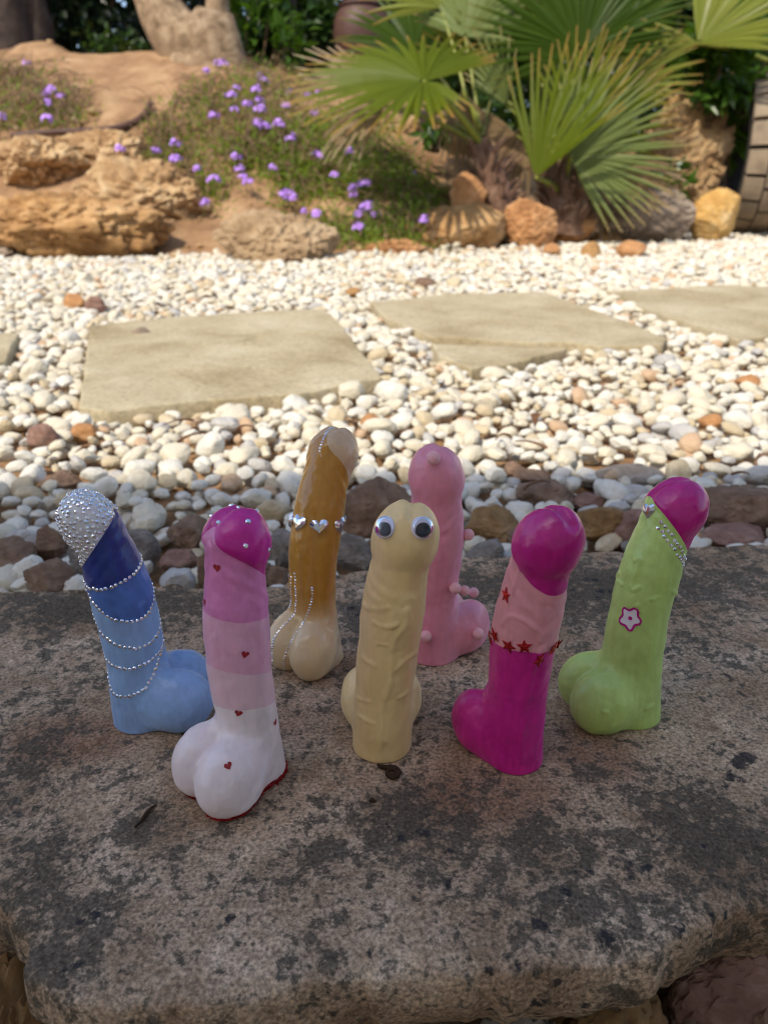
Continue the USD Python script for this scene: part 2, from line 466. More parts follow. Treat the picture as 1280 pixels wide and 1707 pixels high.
for k, ramp in enumerate([[(0.3, (.50, .42, .29)), (0.5, (.66, .60, .47)), (0.75, (.74, .70, .59))],
                          [(0.3, (.58, .53, .43)), (0.5, (.70, .665, .58)), (0.75, (.76, .735, .66))],
                          [(0.3, (.42, .31, .18)), (0.5, (.57, .47, .31)), (0.75, (.66, .57, .42))],
                          [(0.3, (.40, .24, .14)), (0.5, (.54, .37, .23)), (0.75, (.66, .52, .37))],
                          [(0.3, (.33, .31, .29)), (0.5, (.48, .46, .43)), (0.75, (.63, .61, .57))]]):
    stone_look(f'pebble_{k}', ramp, scale=30, speck=170, bump=0.18, dist=0.002, rough=0.62, speck_amount=0.2, coord='object')

# the big weathered slab: its own look, with lichen where the primvars say so
usdkit.material(stage, lk('slab'), {
    'g': ('geometry', {}), 'ad': ('attribute', {'attribute': 'dark'}), 'ar': ('attribute', {'attribute': 'rust'}), 'asp': ('attribute', {'attribute': 'spots'}),
    'nb': ('noise_texture', {'scale': 13.0, 'detail': 6.0, 'roughness': 0.6, 'distortion': 0.5}),
    'nm': ('noise_texture', {'scale': 42.0, 'detail': 9.0, 'roughness': 0.72, 'distortion': 0.3}),
    'nf': ('noise_texture', {'scale': 480.0, 'detail': 4.0, 'roughness': 0.7}),
    'ng': ('noise_texture', {'scale': 210.0, 'detail': 5.0, 'roughness': 0.75}),
    'nd': ('noise_texture', {'scale': 90.0, 'detail': 3.0}),
    'dm': ('mix_vector', {'fac': 0.012, 'use_clamp': False}),
    'v': ('voronoi_texture', {'scale': 78.0, 'randomness': 1.0, 'feature': 'f1'}),
    'rb': ('rgb_ramp', {'ramp': [(0.34, (.16, .10, .058)), (0.44, (.335, .225, .140)), (0.53, (.51, .37, .25)), (0.63, (.74, .575, .42))]}),
    'bm': ('mix_float', {'fac': 0.55}),
    'rr': ('rgb_ramp', {'ramp': [(0.35, (.17, .088, .048)), (0.52, (.33, .195, .12)), (0.66, (.45, .32, .23))]}),
    'mr': ('mix_color', {}),
    'rw': ('math', {'math_type': 'multiply_add', 'value2': 1.5}), 'rw2': ('map_range', {'range_type': 'smoothstep', 'from_min': 0.85, 'from_max': 1.35, 'clamp': True}),
    'dn': ('math', {'math_type': 'multiply_add', 'value2': 0.75, 'value3': -0.375}), 'ds1': ('math', {'math_type': 'add'}), 'ds0': ('math', {'math_type': 'add'}), 'dg': ('math', {'math_type': 'multiply_add', 'value2': 0.55, 'value3': -0.275}), 'ds': ('math', {'math_type': 'add'}),
    'lt': ('map_range', {'range_type': 'smoothstep', 'from_min': 0.60, 'from_max': 0.68, 'to_max': 0.55, 'clamp': True}), 'nl': ('noise_texture', {'scale': 105.0, 'detail': 6.0, 'roughness': 0.7}), 'ml': ('mix_color', {'b': (.52, .49, .44)}), 'dd': ('map_range', {'range_type': 'smoothstep', 'from_min': 0.565, 'from_max': 0.735, 'to_max': 0.9, 'clamp': True}),
    'md': ('mix_color', {'b': (.066, .054, .038)}),
    'sp': ('math', {'math_type': 'multiply_add', 'value2': -1.0, 'value3': 0.0}), 'sp1': ('math', {'math_type': 'multiply_add', 'value2': 0.62}),
    'spn': ('math', {'math_type': 'multiply_add', 'value2': 0.9, 'value3': -0.48}), 'sp3': ('math', {'math_type': 'add'}),
    'sp2': ('map_range', {'range_type': 'smoothstep', 'from_min': 0.0, 'from_max': 0.17, 'to_max': 0.9, 'clamp': True}),
    'ms': ('mix_color', {'b': (.022, .021, .024)}),
    'rf': ('rgb_ramp', {'ramp': [(0.34, (.36, .34, .32)), (0.48, (.95, .94, .93)), (0.62, (1.65, 1.62, 1.58))]}),
    'rg': ('rgb_ramp', {'ramp': [(0.32, (.5, .48, .46)), (0.5, (1, 1, 1)), (0.7, (1.35, 1.34, 1.32))]}),
    'mg': ('mix_color', {'blend_type': 'multiply', 'fac': 0.8, 'use_clamp': False}),
    'mf': ('mix_color', {'blend_type': 'multiply', 'fac': 0.85, 'use_clamp': False}),
    'h1': ('math', {'math_type': 'multiply_add', 'value2': 0.35}), 'h2': ('math', {'math_type': 'multiply_add', 'value2': 0.3}),
    'b': ('bump', {'strength': 0.75, 'distance': 0.0035}),
    'p': ('principled_bsdf', {'roughness': 0.88, 'specular_ior_level': 0.3})},
    [('g.position', f'{n}.vector') for n in ('nb', 'nm', 'nf', 'ng', 'nd')] + [('g.position', 'dm.a'), ('nd.color', 'dm.b'), ('dm.result', 'v.vector'),
     ('nb.fac', 'bm.a'), ('nm.fac', 'bm.b'), ('bm.result', 'rb.fac'), ('nm.fac', 'rr.fac'), ('rb.color', 'mr.a'), ('rr.color', 'mr.b'), ('ar.fac', 'rw.value1'), ('nm.fac', 'rw.value3'), ('rw.value', 'rw2.value'), ('rw2.result', 'mr.fac'),
     ('nl.fac', 'dn.value1'), ('nm.fac', 'ds1.value1'), ('dn.value', 'ds1.value2'), ('ds1.value', 'ds0.value1'), ('ad.fac', 'ds0.value2'), ('ng.fac', 'dg.value1'), ('ds0.value', 'ds.value1'), ('dg.value', 'ds.value2'), ('g.position', 'nl.vector'), ('nl.fac', 'lt.value'), ('mr.result', 'ml.a'), ('lt.result', 'ml.fac'), ('ds.value', 'dd.value'), ('ml.result', 'md.a'), ('dd.result', 'md.fac'),
     ('asp.fac', 'sp1.value1'), ('v.distance', 'sp.value1'), ('sp.value', 'sp1.value3'), ('ng.fac', 'spn.value1'), ('spn.value', 'sp3.value1'), ('sp1.value', 'sp3.value2'), ('sp3.value', 'sp2.value'), ('md.result', 'ms.a'), ('sp2.result', 'ms.fac'),
     ('nf.fac', 'rf.fac'), ('ng.fac', 'rg.fac'), ('ms.result', 'mg.a'), ('rg.color', 'mg.b'), ('mg.result', 'mf.a'), ('rf.color', 'mf.b'), ('mf.result', 'p.base_color'),
     ('nm.fac', 'h2.value3'), ('ng.fac', 'h2.value1'), ('nf.fac', 'h1.value1'), ('h2.value', 'h1.value3'), ('h1.value', 'b.height'), ('b.normal', 'p.normal')], surface='p.BSDF')

# ---------------------------------------------------------------- ground: terrace in front, gravel path, planted bank, flat garden behind
def bed_edge(x):
    return np.interp(x, [-4, -2, -0.6, 0.1, 0.8, 1.3, 1.8, 2.4, 3.2], [3.3, 3.45, 3.5, 3.55, 4.0, 4.35, 4.9, 5.9, 7.3])
def ground_z(x, y, bumps=True):
    x, y = np.asarray(x, float), np.asarray(y, float)
    e = bed_edge(x)
    z = gravel_z(np.minimum(y, e)) - 0.02
    up = np.clip(y - e, 0, None)
    rise = np.interp(x, [-3, -1.0, 0.2, 1.0, 2.0, 3.0], [1.28, 1.27, 1.05, 0.80, 0.55, 0.40])
    z = z + rise * (1 - np.exp(-(up / 1.35) ** 1.7))
    w = np.clip(up / 0.3, 0, 1)
    z = z + w * (meshkit.fbm(np.stack([x * 2.2, y * 2.2, 0 * x], -1), 4, 3) - 0.5) * 0.22
    drop = np.clip((0.44 - y) / 0.1, 0, 1)
    return z - drop * drop * (3 - 2 * drop) * (z + 0.55)
def axis(*spans):
    return np.unique(np.concatenate([np.arange(a, b + 1e-9, s) for a, b, s in spans]).round(4))
gx = axis((-400, -40, 60), (-40, -8, 4), (-8, -3, .5), (-3, 3, .05), (3, 8, .5), (8, 40, 4), (40, 400, 60))
gy = axis((-60, -4, 7), (-4, 0.2, .3), (0.2, 0.6, .03), (0.6, 7.5, .05), (7.5, 20, 1.25), (20, 60, 8), (60, 500, 55))
X, Y = np.meshgrid(gx, gy, indexing='ij')
V = np.stack([X, Y, ground_z(X, Y)], -1).reshape(-1, 3)
i, j = np.meshgrid(np.arange(len(gx) - 1), np.arange(len(gy) - 1), indexing='ij')
a = (i * len(gy) + j).ravel(); b = a + len(gy)
tag(obj('ground', (V, np.vstack([np.c_[a, b, b + 1], np.c_[a, b + 1, a + 1]])), 'soil', smooth=True), kind='structure')

# the house behind the viewer whose roof edge shades the wall
plain_look('render_wall', (.74, .66, .52), 0.9, 0.2, noise=.1, scale=6)
plain_look('roof_tile', (.34, .17, .10), 0.8, 0.3, noise=.25, scale=9)
plain_look('window_glass', (.05, .06, .07), 0.08, 0.6)
EAVE = 4.13
t = thing('garden_house', 'pale rendered house behind the viewer whose roof edge shades the stone wall', 'house', (0, -1.78, -0.5), 3.2)
def box(x0, x1, y0, y1, z0, z1):
    m = trimesh.creation.box([x1 - x0, y1 - y0, z1 - z0]); m.apply_translation([(x0 + x1) / 2, (y0 + y1) / 2, (z0 + z1) / 2])
    return np.array(m.vertices), np.array(m.faces)
obj('wall', box(-7, 6, -5.5, -0.35, -0.1, EAVE + 0.3), 'render_wall', t)
rv = np.array([[-7.3, 0, EAVE + .5], [6.3, 0, EAVE + .5], [6.3, -2.9, EAVE + 1.7], [-7.3, -2.9, EAVE + 1.7], [-7.3, -5.9, EAVE + .5], [6.3, -5.9, EAVE + .5]])
rl = rv - [0, 0, .18]
rf = [[0, 1, 2], [0, 2, 3], [3, 2, 5], [3, 5, 4]]
obj('roof', (np.vstack([rv, rl]), np.array(rf + [[x + 6 for x in q[::-1]] for q in rf] + [[0, 6, 7], [0, 7, 1], [1, 7, 8], [1, 8, 2], [2, 8, 11], [2, 11, 5], [5, 11, 10], [5, 10, 4], [4, 10, 9], [4, 9, 3], [3, 9, 6], [3, 6, 0]])), 'roof_tile', t)
for wx in (-4.5, 2.0):
    obj('window', box(wx, wx + 1.3, -0.352, -0.33, 1.0, 2.3), 'window_glass', t)

# ---------------------------------------------------------------- the big slab on top of the wall
bp = [(-420, 1010), (-150, 1000), (0, 992), (150, 992), (300, 984), (450, 978), (560, 962), (700, 944), (800, 932), (1000, 926), (1280, 912), (1450, 904), (1750, 890)]
fp = [(1800, 1500), (1500, 1570), (1290, 1588), (1180, 1602), (1135, 1642), (1080, 1668), (1000, 1680), (900, 1698), (800, 1706), (700, 1716), (600, 1724), (480, 1752), (300, 1768), (120, 1760), (58, 1712), (54, 1650), (30, 1602), (0, 1586), (-120, 1560), (-420, 1540)]
poly = np.array([at_z(*p, -0.004)[:2] for p in bp] + [at_z(*p, -0.031)[:2] for p in fp])
def slab_top(xy):
    p = np.c_[xy * 5, np.zeros(len(xy))]
    q = np.c_[xy * 22, np.zeros(len(xy))]
    z = 0.010 * (meshkit.fbm(p, 3, 11) - .5) + 0.0045 * (meshkit.fbm(q, 4, 12) - .5)
    h = meshkit.fbm(np.c_[xy * 70, np.zeros(len(xy))], 3, 14) - .5
    z = z + .0022 * h - .006 * np.clip(meshkit.noise(np.c_[xy * 48, np.ones(len(xy))], 15) - .80, 0, 1)
    near = np.ones(len(xy))
    for x, y in FEET:
        near = np.minimum(near, np.clip((np.hypot(xy[:, 0] - x, xy[:, 1] - y) - 0.035) / 0.05, 0, 1))
    z = np.where(near < 1, z * near, z)                                                    # the figures stand flat
    front = np.clip((0.275 - xy[:, 1]) / 0.09, 0, 1)
    return z - 0.006 * front ** 2
FEET = [(-.1458, .3986), (-.0736, .3434), (-.0433, .4687), (.0003, .3724), (.042, .4737), (.0761, .3613), (.1487, .4011),
        (-.12, .3986), (-.088, .325), (-.06, .45), (0, .395), (.055, .49), (.063, .378), (.125, .40)]
SV, SF = slab_mesh(poly, 0.050, 0.008, slab_top, 1200, 100, noise=0.010, seed=5, undercut=0.014)
slab = obj('stone_slab', (SV, SF), 'slab', smooth=True)
tag(slab, 'weathered lichen stained stone slab carrying the seven painted figures', 'stone slab')
def blob_mask(v, spots):
    m = np.zeros(len(v))
    for px, py, rx, ry, k in spots:
        c = at_z(px, py, 0)
        sx = px_size(rx, c); sy = px_size(ry, c) / 0.55
        m = np.maximum(m, k * np.exp(-((v[:, 0] - c[0]) / sx) ** 2 - ((v[:, 1] - c[1]) / sy) ** 2))
    return m
primvar(slab, 'dark', 0.06 + 0.20 * (meshkit.fbm(SV * 9, 3, 21) - .5) + blob_mask(SV, [(150, 1010, 260, 40, .22), (620, 1020, 200, 45, .2), (1000, 980, 330, 60, .25), (30, 1290, 70, 90, .16), (700, 1390, 110, 55, .24), (560, 1430, 90, 50, .15),
    (950, 1470, 200, 90, .14), (1180, 1370, 130, 90, .20), (130, 1560, 120, 60, .2), (250, 1380, 60, 40, .16), (420, 1350, 90, 40, .1), (60, 1470, 90, 60, .15), (560, 1570, 80, 60, .12), (800, 1180, 60, 40, .1), (1150, 1090, 120, 50, .12)]))
primvar(slab, 'rust', blob_mask(SV, [(120, 1230, 170, 60, .62), (480, 1200, 120, 60, .45), (800, 1330, 210, 60, .6), (1000, 1260, 120, 70, .55), (900, 1120, 100, 50, .45), (350, 1440, 110, 70, .25), (1150, 1180, 120, 50, .35), (1220, 1560, 120, 60, .3)]))
primvar(slab, 'spots', blob_mask(SV, [(1225, 1265, 75, 42, 1.0), (930, 1545, 170, 80, .72), (850, 1570, 90, 60, .68), (1100, 1480, 150, 80, .62), (690, 1410, 80, 45, .7), (1000, 980, 160, 36, .62), (560, 1600, 80, 60, .58), (120, 1560, 90, 60, .55), (1210, 1130, 70, 30, .6), (740, 1500, 90, 60, .6), (380, 1560, 80, 40, .5), (60, 1130, 60, 40, .5), (590, 1020, 90, 30, .55)]))

# the wall below it: rough stones that show under its front edge
WALL = [('rubble_ochre', (1040, 1690, 190, 120), -0.050, .11, 'tan wall stone under the front edge, left of the dark gap'), ('rubble_red', (1250, 1640, 190, 70), -0.045, .10, 'flat reddish wall stone tucked under the right end of the slab'),
        ('rubble_brown', (1180, 1735, 110, 110), -0.080, .10, 'dark brown wall stone deep in the gap under the slab'), ('rubble_grey', (870, 1740, 150, 70), -0.058, .08, 'rough grey wall stone below the middle of the front edge'),
        ('rubble_brown', (1290, 1740, 120, 110), -0.072, .10, 'brown wall stone below the flat reddish one'), ('rubble_grey', (650, 1745, 110, 60), -0.060, .07, 'small dark wall stone at the bottom edge'),
        ('rubble_ochre', (-20, 1690, 170, 190), -0.045, .12, 'orange brown wall stone at the bottom left corner')]
for k, (m, (px, py, w, h), z, dpt, lab) in enumerate(WALL):
    c = at_z(px, py - 12, z)
    w, h = px_size(w, c), px_size(h, c)
    o = obj('wall_stone', rock_mesh((w * 1.15, h * 1.5, dpt), 40 + k, 4, 8, .16), m, smooth=40)
    UsdGeom.Xformable(o).AddTranslateOp().Set(Gf.Vec3d(c[0], c[1] + .01, z - dpt * .42))
    tag(o, lab, 'stone')
for k in range(26):                                                 # the body of the wall behind and below them
    x = -0.75 + 1.55 * (k % 13) / 12 + RNG.uniform(-.02, .02)
    o = obj('wall_stone', rock_mesh((.15, .17, .14), 70 + k, 3, 8, .14), ('rubble_brown', 'rubble_ochre', 'rubble_grey')[k % 3], smooth=40)
    UsdGeom.Xformable(o).AddTranslateOp().Set(Gf.Vec3d(x, .335 + RNG.uniform(-.02, .02), (-.15, -.29)[k // 13]))
    tag(o, 'rough brown stone in the wall body below the slab', 'stone', 'stones in the body of the wall')

# ---------------------------------------------------------------- stepping slabs in the gravel
STEPS = [([(150, 545), (270, 529), (540, 513), (575, 548), (637, 632), (500, 655), (330, 668), (180, 686), (132, 680), (140, 610)], 'square sandy paving slab in the gravel, left of the cracked one'),
         ([(617, 503), (760, 489), (908, 487), (1010, 523), (1113, 563), (1105, 575), (1000, 578), (948, 571), (830, 566), (720, 562), (640, 528)], 'large sandy paving slab with its front corner broken off'),
         ([(718, 569), (830, 573), (946, 578), (860, 601), (785, 614), (733, 590)], 'broken off corner piece lying against the large cracked slab'),
         ([(1012, 486), (1190, 474), (1300, 478), (1420, 520), (1290, 556), (1232, 565), (1110, 526)], 'sandy paving slab at the right edge of the gravel path'),
         ([(-110, 575), (-20, 552), (32, 552), (10, 602), (-90, 625)], 'paving slab corner at the left edge of the gravel path')]
STEP_POLY = []
for k, (px, lab) in enumerate(STEPS):
    q = np.array([on_gravel(*p, .020)[:2] for p in px])
    STEP_POLY.append(Polygon(q).buffer(.004))
    top = lambda xy, k=k: gravel_z(xy[:, 1]) + .018 + .010 * (meshkit.fbm(np.c_[xy * 6, np.zeros(len(xy))], 4, 30 + k) - .5) + .006 * np.round(meshkit.fbm(np.c_[xy * 3.5, np.ones(len(xy))], 5, 60 + k) * 5) / 5 - (.004 if k == 2 else 0)
    tag(obj('stepping_slab', slab_mesh(q, .05, .006, top, 420, 60, noise=.0055, seed=20 + k), 'paving', smooth=50), lab, 'paving slab')

# ---------------------------------------------------------------- rubble between the slab and the gravel (box in the photograph, look, label)
RUBBLE = [((38, 932, 120, 1000), 'rubble_brown', 'angular brown stone at the back edge of the slab, far left'), ((18, 924, 70, 975), 'pebble_1', 'white angular stone left of the angular brown one'), ((106, 958, 152, 1000), 'pebble_1', 'white stone between the angular brown stone and the blue figure'),
          ((-40, 898, 48, 965), 'rubble_brown', 'dull brown stone at the left edge of the picture'), ((8, 880, 70, 925), 'pebble_4', 'pale stone with dark underside near the left edge'), ((62, 784, 130, 828), 'rubble_brown', 'dark brown stone in the shaded gravel behind the silver tip'),
          ((55, 868, 108, 935), 'rubble_brown', 'brown stone behind the silver encrusted tip'), ((278, 862, 345, 922), 'rubble_brown', 'brown rock just left of the magenta head with clear gems'), ((262, 915, 330, 958), 'rubble_red', 'reddish flat rock between the blue and the pink figure'),
          ((272, 948, 322, 996), 'pebble_4', 'pale cracked stone beside the dark blue band'), ((440, 878, 500, 950), 'rubble_grey', 'grey rock behind the gold figure, at its left'), ((440, 936, 480, 985), 'rubble_brown', 'brown stone at the slab edge left of the gold figure'),
          ((568, 786, 700, 905), 'rubble_brown', 'large brown rock between the gold and the pink bobbly figure'), ((562, 880, 625, 955), 'rubble_grey', 'grey brown rock under the large brown one'), ((780, 845, 876, 908), 'rubble_ochre', 'flat brown rock right of the pink bobbly figure'),
          ((968, 836, 1048, 910), 'rubble_ochre', 'ochre angular rock between the magenta head and the green figure'), ((1022, 846, 1085, 920), 'rubble_red', 'reddish rock touching the ochre angular one'), ((975, 778, 1112, 816), 'rubble_grey', 'long flat grey rock in the shaded gravel on the right'),
          ((868, 806, 965, 856), 'rubble_brown', 'brown rock behind the plain magenta head'), ((950, 824, 1010, 850), 'rubble_red', 'small reddish rock above the ochre one'), ((1168, 812, 1330, 892), 'rubble_brown', 'large layered brown rock at the right edge behind the green figure'),
          ((838, 768, 882, 802), 'rubble_brown', 'small dark stone at the edge of the sunlight'), ((858, 784, 918, 820), 'rubble_brown', 'brown lump among shaded white pebbles on the right'), ((776, 898, 842, 946), 'rubble_grey', 'pale rubble at the slab edge beside the pink bobble'),
          ((1180, 884, 1290, 920), 'rubble_red', 'flat reddish rock under the layered brown rock'), ((196, 880, 262, 945), 'rubble_grey', 'grey rock behind the dark blue band'), ((330, 912, 352, 985), 'rubble_brown', 'narrow brown stone at the slab edge by the pink figure'),
          ((1262, 750, 1310, 800), 'rubble_brown', 'brown stone on the right at the edge of the sunlight'), ((1040, 905, 1110, 935), 'rubble_grey', 'low grey rubble at the slab edge left of the green figure'), ((600, 900, 690, 950), 'rubble_brown', 'low brown rubble behind the cream figure'),
          ((850, 880, 940, 926), 'rubble_brown', 'low brown rock behind the plain magenta head at the slab edge'), ((110, 905, 200, 965), 'rubble_grey', 'low grey rock behind the blue figure at the slab edge'), ((355, 940, 450, 990), 'rubble_brown', 'low brown rock behind the pink hearts figure')]
KEEP_OUT = []
for k, ((x0, y0, x1, y1), m, lab) in enumerate(RUBBLE):
    c = at_z((x0 + x1) / 2, y1, -0.055)
    w, h = px_size(x1 - x0, c), px_size(y1 - y0, c)
    hz = h / math.cos(PITCH) * .80
    dep = min(w, .085) * .9
    o = obj('rubble_stone', rock_mesh((w * 1.06, dep, hz * 1.25), 130 + k, 4, 13, .11, round_=.12), m, smooth=35)
    cy = c[1] + dep * .35
    UsdGeom.Xformable(o).AddTranslateOp().Set(Gf.Vec3d(c[0], cy, -0.055 + hz * .42))
    tag(o, lab, 'stone')
    KEEP_OUT.append((c[0], cy, w * .5, dep * .5))
SMALL = [((104, 488, 142, 518), 'rock_orange', 'reddish lump on the white gravel, left of its twin'), ((138, 494, 176, 522), 'rubble_red', 'brown lump on the white gravel, right of its twin'), ((40, 706, 96, 750), 'rubble_red', 'rough reddish stone at the left edge of the sunlit gravel'),
         ((112, 706, 160, 736), 'rock_orange', 'orange stone beside the rough reddish one'), ((600, 690, 642, 718), 'rock_orange', 'orange stone right of the gold figure tip'), ((575, 478, 602, 498), 'rock_tan', 'small brown stone left of the cracked slab'),
         ((1030, 400, 1080, 430), 'rock_orange', 'flat orange stone lying on the far gravel'), ((968, 402, 1004, 432), 'rock_tan', 'tan stone on the far gravel below the orange boulder'), ((1165, 690, 1205, 716), 'rock_orange', 'orange flake in the sunlit gravel above the green figure'),
         ((1228, 624, 1272, 646), 'rock_orange', 'flat tan flake at the right edge of the gravel'), ((215, 545, 250, 570), 'rock_grey', 'grey stone beside the left paving slab'), ((905, 405, 935, 428), 'rock_orange', 'small orange stone below the orange boulder'),
         ((690, 462, 730, 482), 'rubble_brown', 'dark stone lying in the far gravel'), ((350, 695, 400, 725), 'pebble_4', 'grey pebble in front of the left paving slab')]
for k, ((x0, y0, x1, y1), m, lab) in enumerate(SMALL):
    c = on_gravel((x0 + x1) / 2, y1, 0)
    w, h = px_size(x1 - x0, c), px_size(y1 - y0, c)
    o = obj('loose_stone', rock_mesh((w, w * .7, h * 1.1), 330 + k, 3, 9, .12, round_=.35), m, smooth=35)
    UsdGeom.Xformable(o).AddTranslateOp().Set(Gf.Vec3d(c[0], c[1] + w * .25, c[2] + h * .40))
    tag(o, lab, 'stone')
    KEEP_OUT.append((c[0], c[1] + w * .25, w * .45, w * .35))

# ---------------------------------------------------------------- white pebbles
def blocked(x, y, r):
    p = Point(x, y)
    if any(s.distance(p) < r * .25 for s in STEP_POLY):
        return True
    return any(((x - a) / (u + r * .3)) ** 2 + ((y - b) / (w + r * .3)) ** 2 < 1 for a, b, u, w in KEEP_OUT)
SLAB_POLY = Polygon(poly)
STEP_POLY.append(STEP_POLY[1].union(STEP_POLY[2]).buffer(.02).buffer(-.02))
cands, cell, grid = [], 0.03, {}
tries = 60000
yy = 0.60 + (3.65 - 0.60) * RNG.random(tries) ** 0.75
ux = RNG.uniform(-1, 1, tries)
rr = np.clip(RNG.lognormal(math.log(.0153), .36, tries), .009, .031)
for y, u, r in zip(np.r_[yy, RNG.uniform(3.4, 7, 22000)], np.r_[ux, RNG.uniform(.1, 1, 22000)], np.r_[rr, np.clip(RNG.lognormal(math.log(.019), .25, 22000), .011, .03)]):
    x = u * (0.56 * y + 0.25)
    if y > bed_edge(x) + .12:
        continue
    gi, gj = int(x // cell), int(y // cell)
    ok = True
    for a in (-1, 0, 1):
        for b in (-1, 0, 1):
            for (qx, qy, qr) in grid.get((gi + a, gj + b), ()):
                if (qx - x) ** 2 + (qy - y) ** 2 < (0.70 * (qr + r)) ** 2:
                    ok = False; break
            if not ok: break
        if not ok: break
    if not ok or SLAB_POLY.contains(Point(x, y)) or blocked(x, y, r):
        continue
    grid.setdefault((gi, gj), []).append((x, y, r))
    cands.append((x, y, r))
cands = np.array(cands)
order = np.argsort(cands[:, 1])
cands = cands[order]
shapes = []
for k in range(14):
    r = np.random.default_rng(500 + k)
    v, f = rock_mesh((2, 2 * r.uniform(.66, .9), 2 * r.uniform(.48, .72)), 600 + k, 3, 7, .11, round_=r.uniform(.25, .75))
    shapes.append((v, f))
def pick(y, shade, r):
    w = [.46, .38, .10, .03, .03] if not shade else [.26, .54, .07, .04, .09]
    return int(r.choice(5, p=w))
def rot_quat(r):
    yaw, tx, ty = r.uniform(0, 2 * np.pi), r.normal(0, .30), r.normal(0, .30)
    q = (Gf.Rotation(Gf.Vec3d(0, 0, 1), math.degrees(yaw)) * Gf.Rotation(Gf.Vec3d(1, 0, 0), math.degrees(tx)) * Gf.Rotation(Gf.Vec3d(0, 1, 0), math.degrees(ty))).GetQuat()
    return q
prng = np.random.default_rng(77)
rows = {k: [] for k in range(70)}
near_n = 0
for x, y, r in cands:
    shade = y < 1.03
    m, s = pick(y, shade, prng), int(prng.integers(14))
    z = float(ground_z(x, y)) + .020 + r * .10 + prng.uniform(-.006, .009) + (.0 if y > 1.0 else -.002)
    q = rot_quat(prng)
    inview = abs(x) < .5 * (y * math.cos(PITCH)) + .03
    if near_n < 300 and inview and y > .66:
        near_n += 1
        o = obj('pebble', (shapes[s][0] * r, shapes[s][1]), f'pebble_{m}', smooth=True)
        xf = UsdGeom.Xformable(o)
        xf.AddTranslateOp().Set(Gf.Vec3d(float(x), float(y), z))
        xf.AddOrientOp().Set(Gf.Quatf(q))
        tag(o, 'rounded pale pebble in the gravel just behind the stone slab', 'pebble', 'nearest pebbles of the gravel path')
    else:
        rows[m * 14 + s].append(((float(x), float(y), z), q, r))
    if prng.random() < .55:                                         # a second, lower layer fills the gaps
        rows[m * 14 + int(prng.integers(14))].append(((float(x + prng.uniform(-.02, .02)), float(y + prng.uniform(-.02, .02)), z - .016), rot_quat(prng), r * .85))
pi = UsdGeom.PointInstancer.Define(stage, path_of('gravel'))
tag(pi.GetPrim(), 'bed of white and cream pebbles filling the path', 'gravel', kind='stuff')
protos, pos, ori, sca, ind = [], [], [], [], []
UsdGeom.Scope.Define(stage, '/World/gravel/shapes')
for key, lst in rows.items():
    if not lst:
        continue
    m, s = divmod(key, 14)
    usdkit.mesh(stage, f'/World/gravel/shapes/pebble_{key:03d}', shapes[s], lk(f'pebble_{m}'), True)
    for p, q, r in lst:
        pos.append(p); ori.append(Gf.Quath(q)); sca.append((r, r, r)); ind.append(len(protos))
    protos.append(f'/World/gravel/shapes/pebble_{key:03d}')
pi.CreatePrototypesRel().SetTargets(protos)
pi.CreatePositionsAttr(Vt.Vec3fArray([Gf.Vec3f(*p) for p in pos]))
pi.CreateOrientationsAttr(Vt.QuathArray(ori))
pi.CreateScalesAttr(Vt.Vec3fArray([Gf.Vec3f(*map(float, s)) for s in sca]))
pi.CreateProtoIndicesAttr(Vt.IntArray(ind))
print('pebbles', len(cands), 'instances', len(pos))

plain_look('litter', (.17, .085, .045), .8, .2, noise=.5, scale=200)
lq = np.random.default_rng(88)
for k in range(34):
    y = lq.uniform(.8, 2.6); x = lq.uniform(-.5, .5) * y
    if any(s.contains(Point(x, y)) for s in STEP_POLY) or SLAB_POLY.contains(Point(x, y)): continue
    L, a = lq.uniform(.02, .06), lq.uniform(0, 6.28)
    e = np.array([math.cos(a), math.sin(a), 0]) * L / 2
    o = obj('dry_twig', tube(bend([-e, [lq.normal(0, .004), lq.normal(0, .004), .005], e], 7), np.linspace(.0022, .0009, 7), 5) if k % 3 else leaves(np.array([-e]), np.array([e]), np.array([[lq.normal(0, .3), lq.normal(0, .3), 1]]), L, L * .4, .3), 'litter', smooth=bool(k % 3))
    UsdGeom.Xformable(o).AddTranslateOp().Set(Gf.Vec3d(x, y, float(ground_z(x, y)) + .042))
    tag(o, 'small dry brown twig or leaf lying on the white gravel', 'twig', 'dry litter on the gravel')
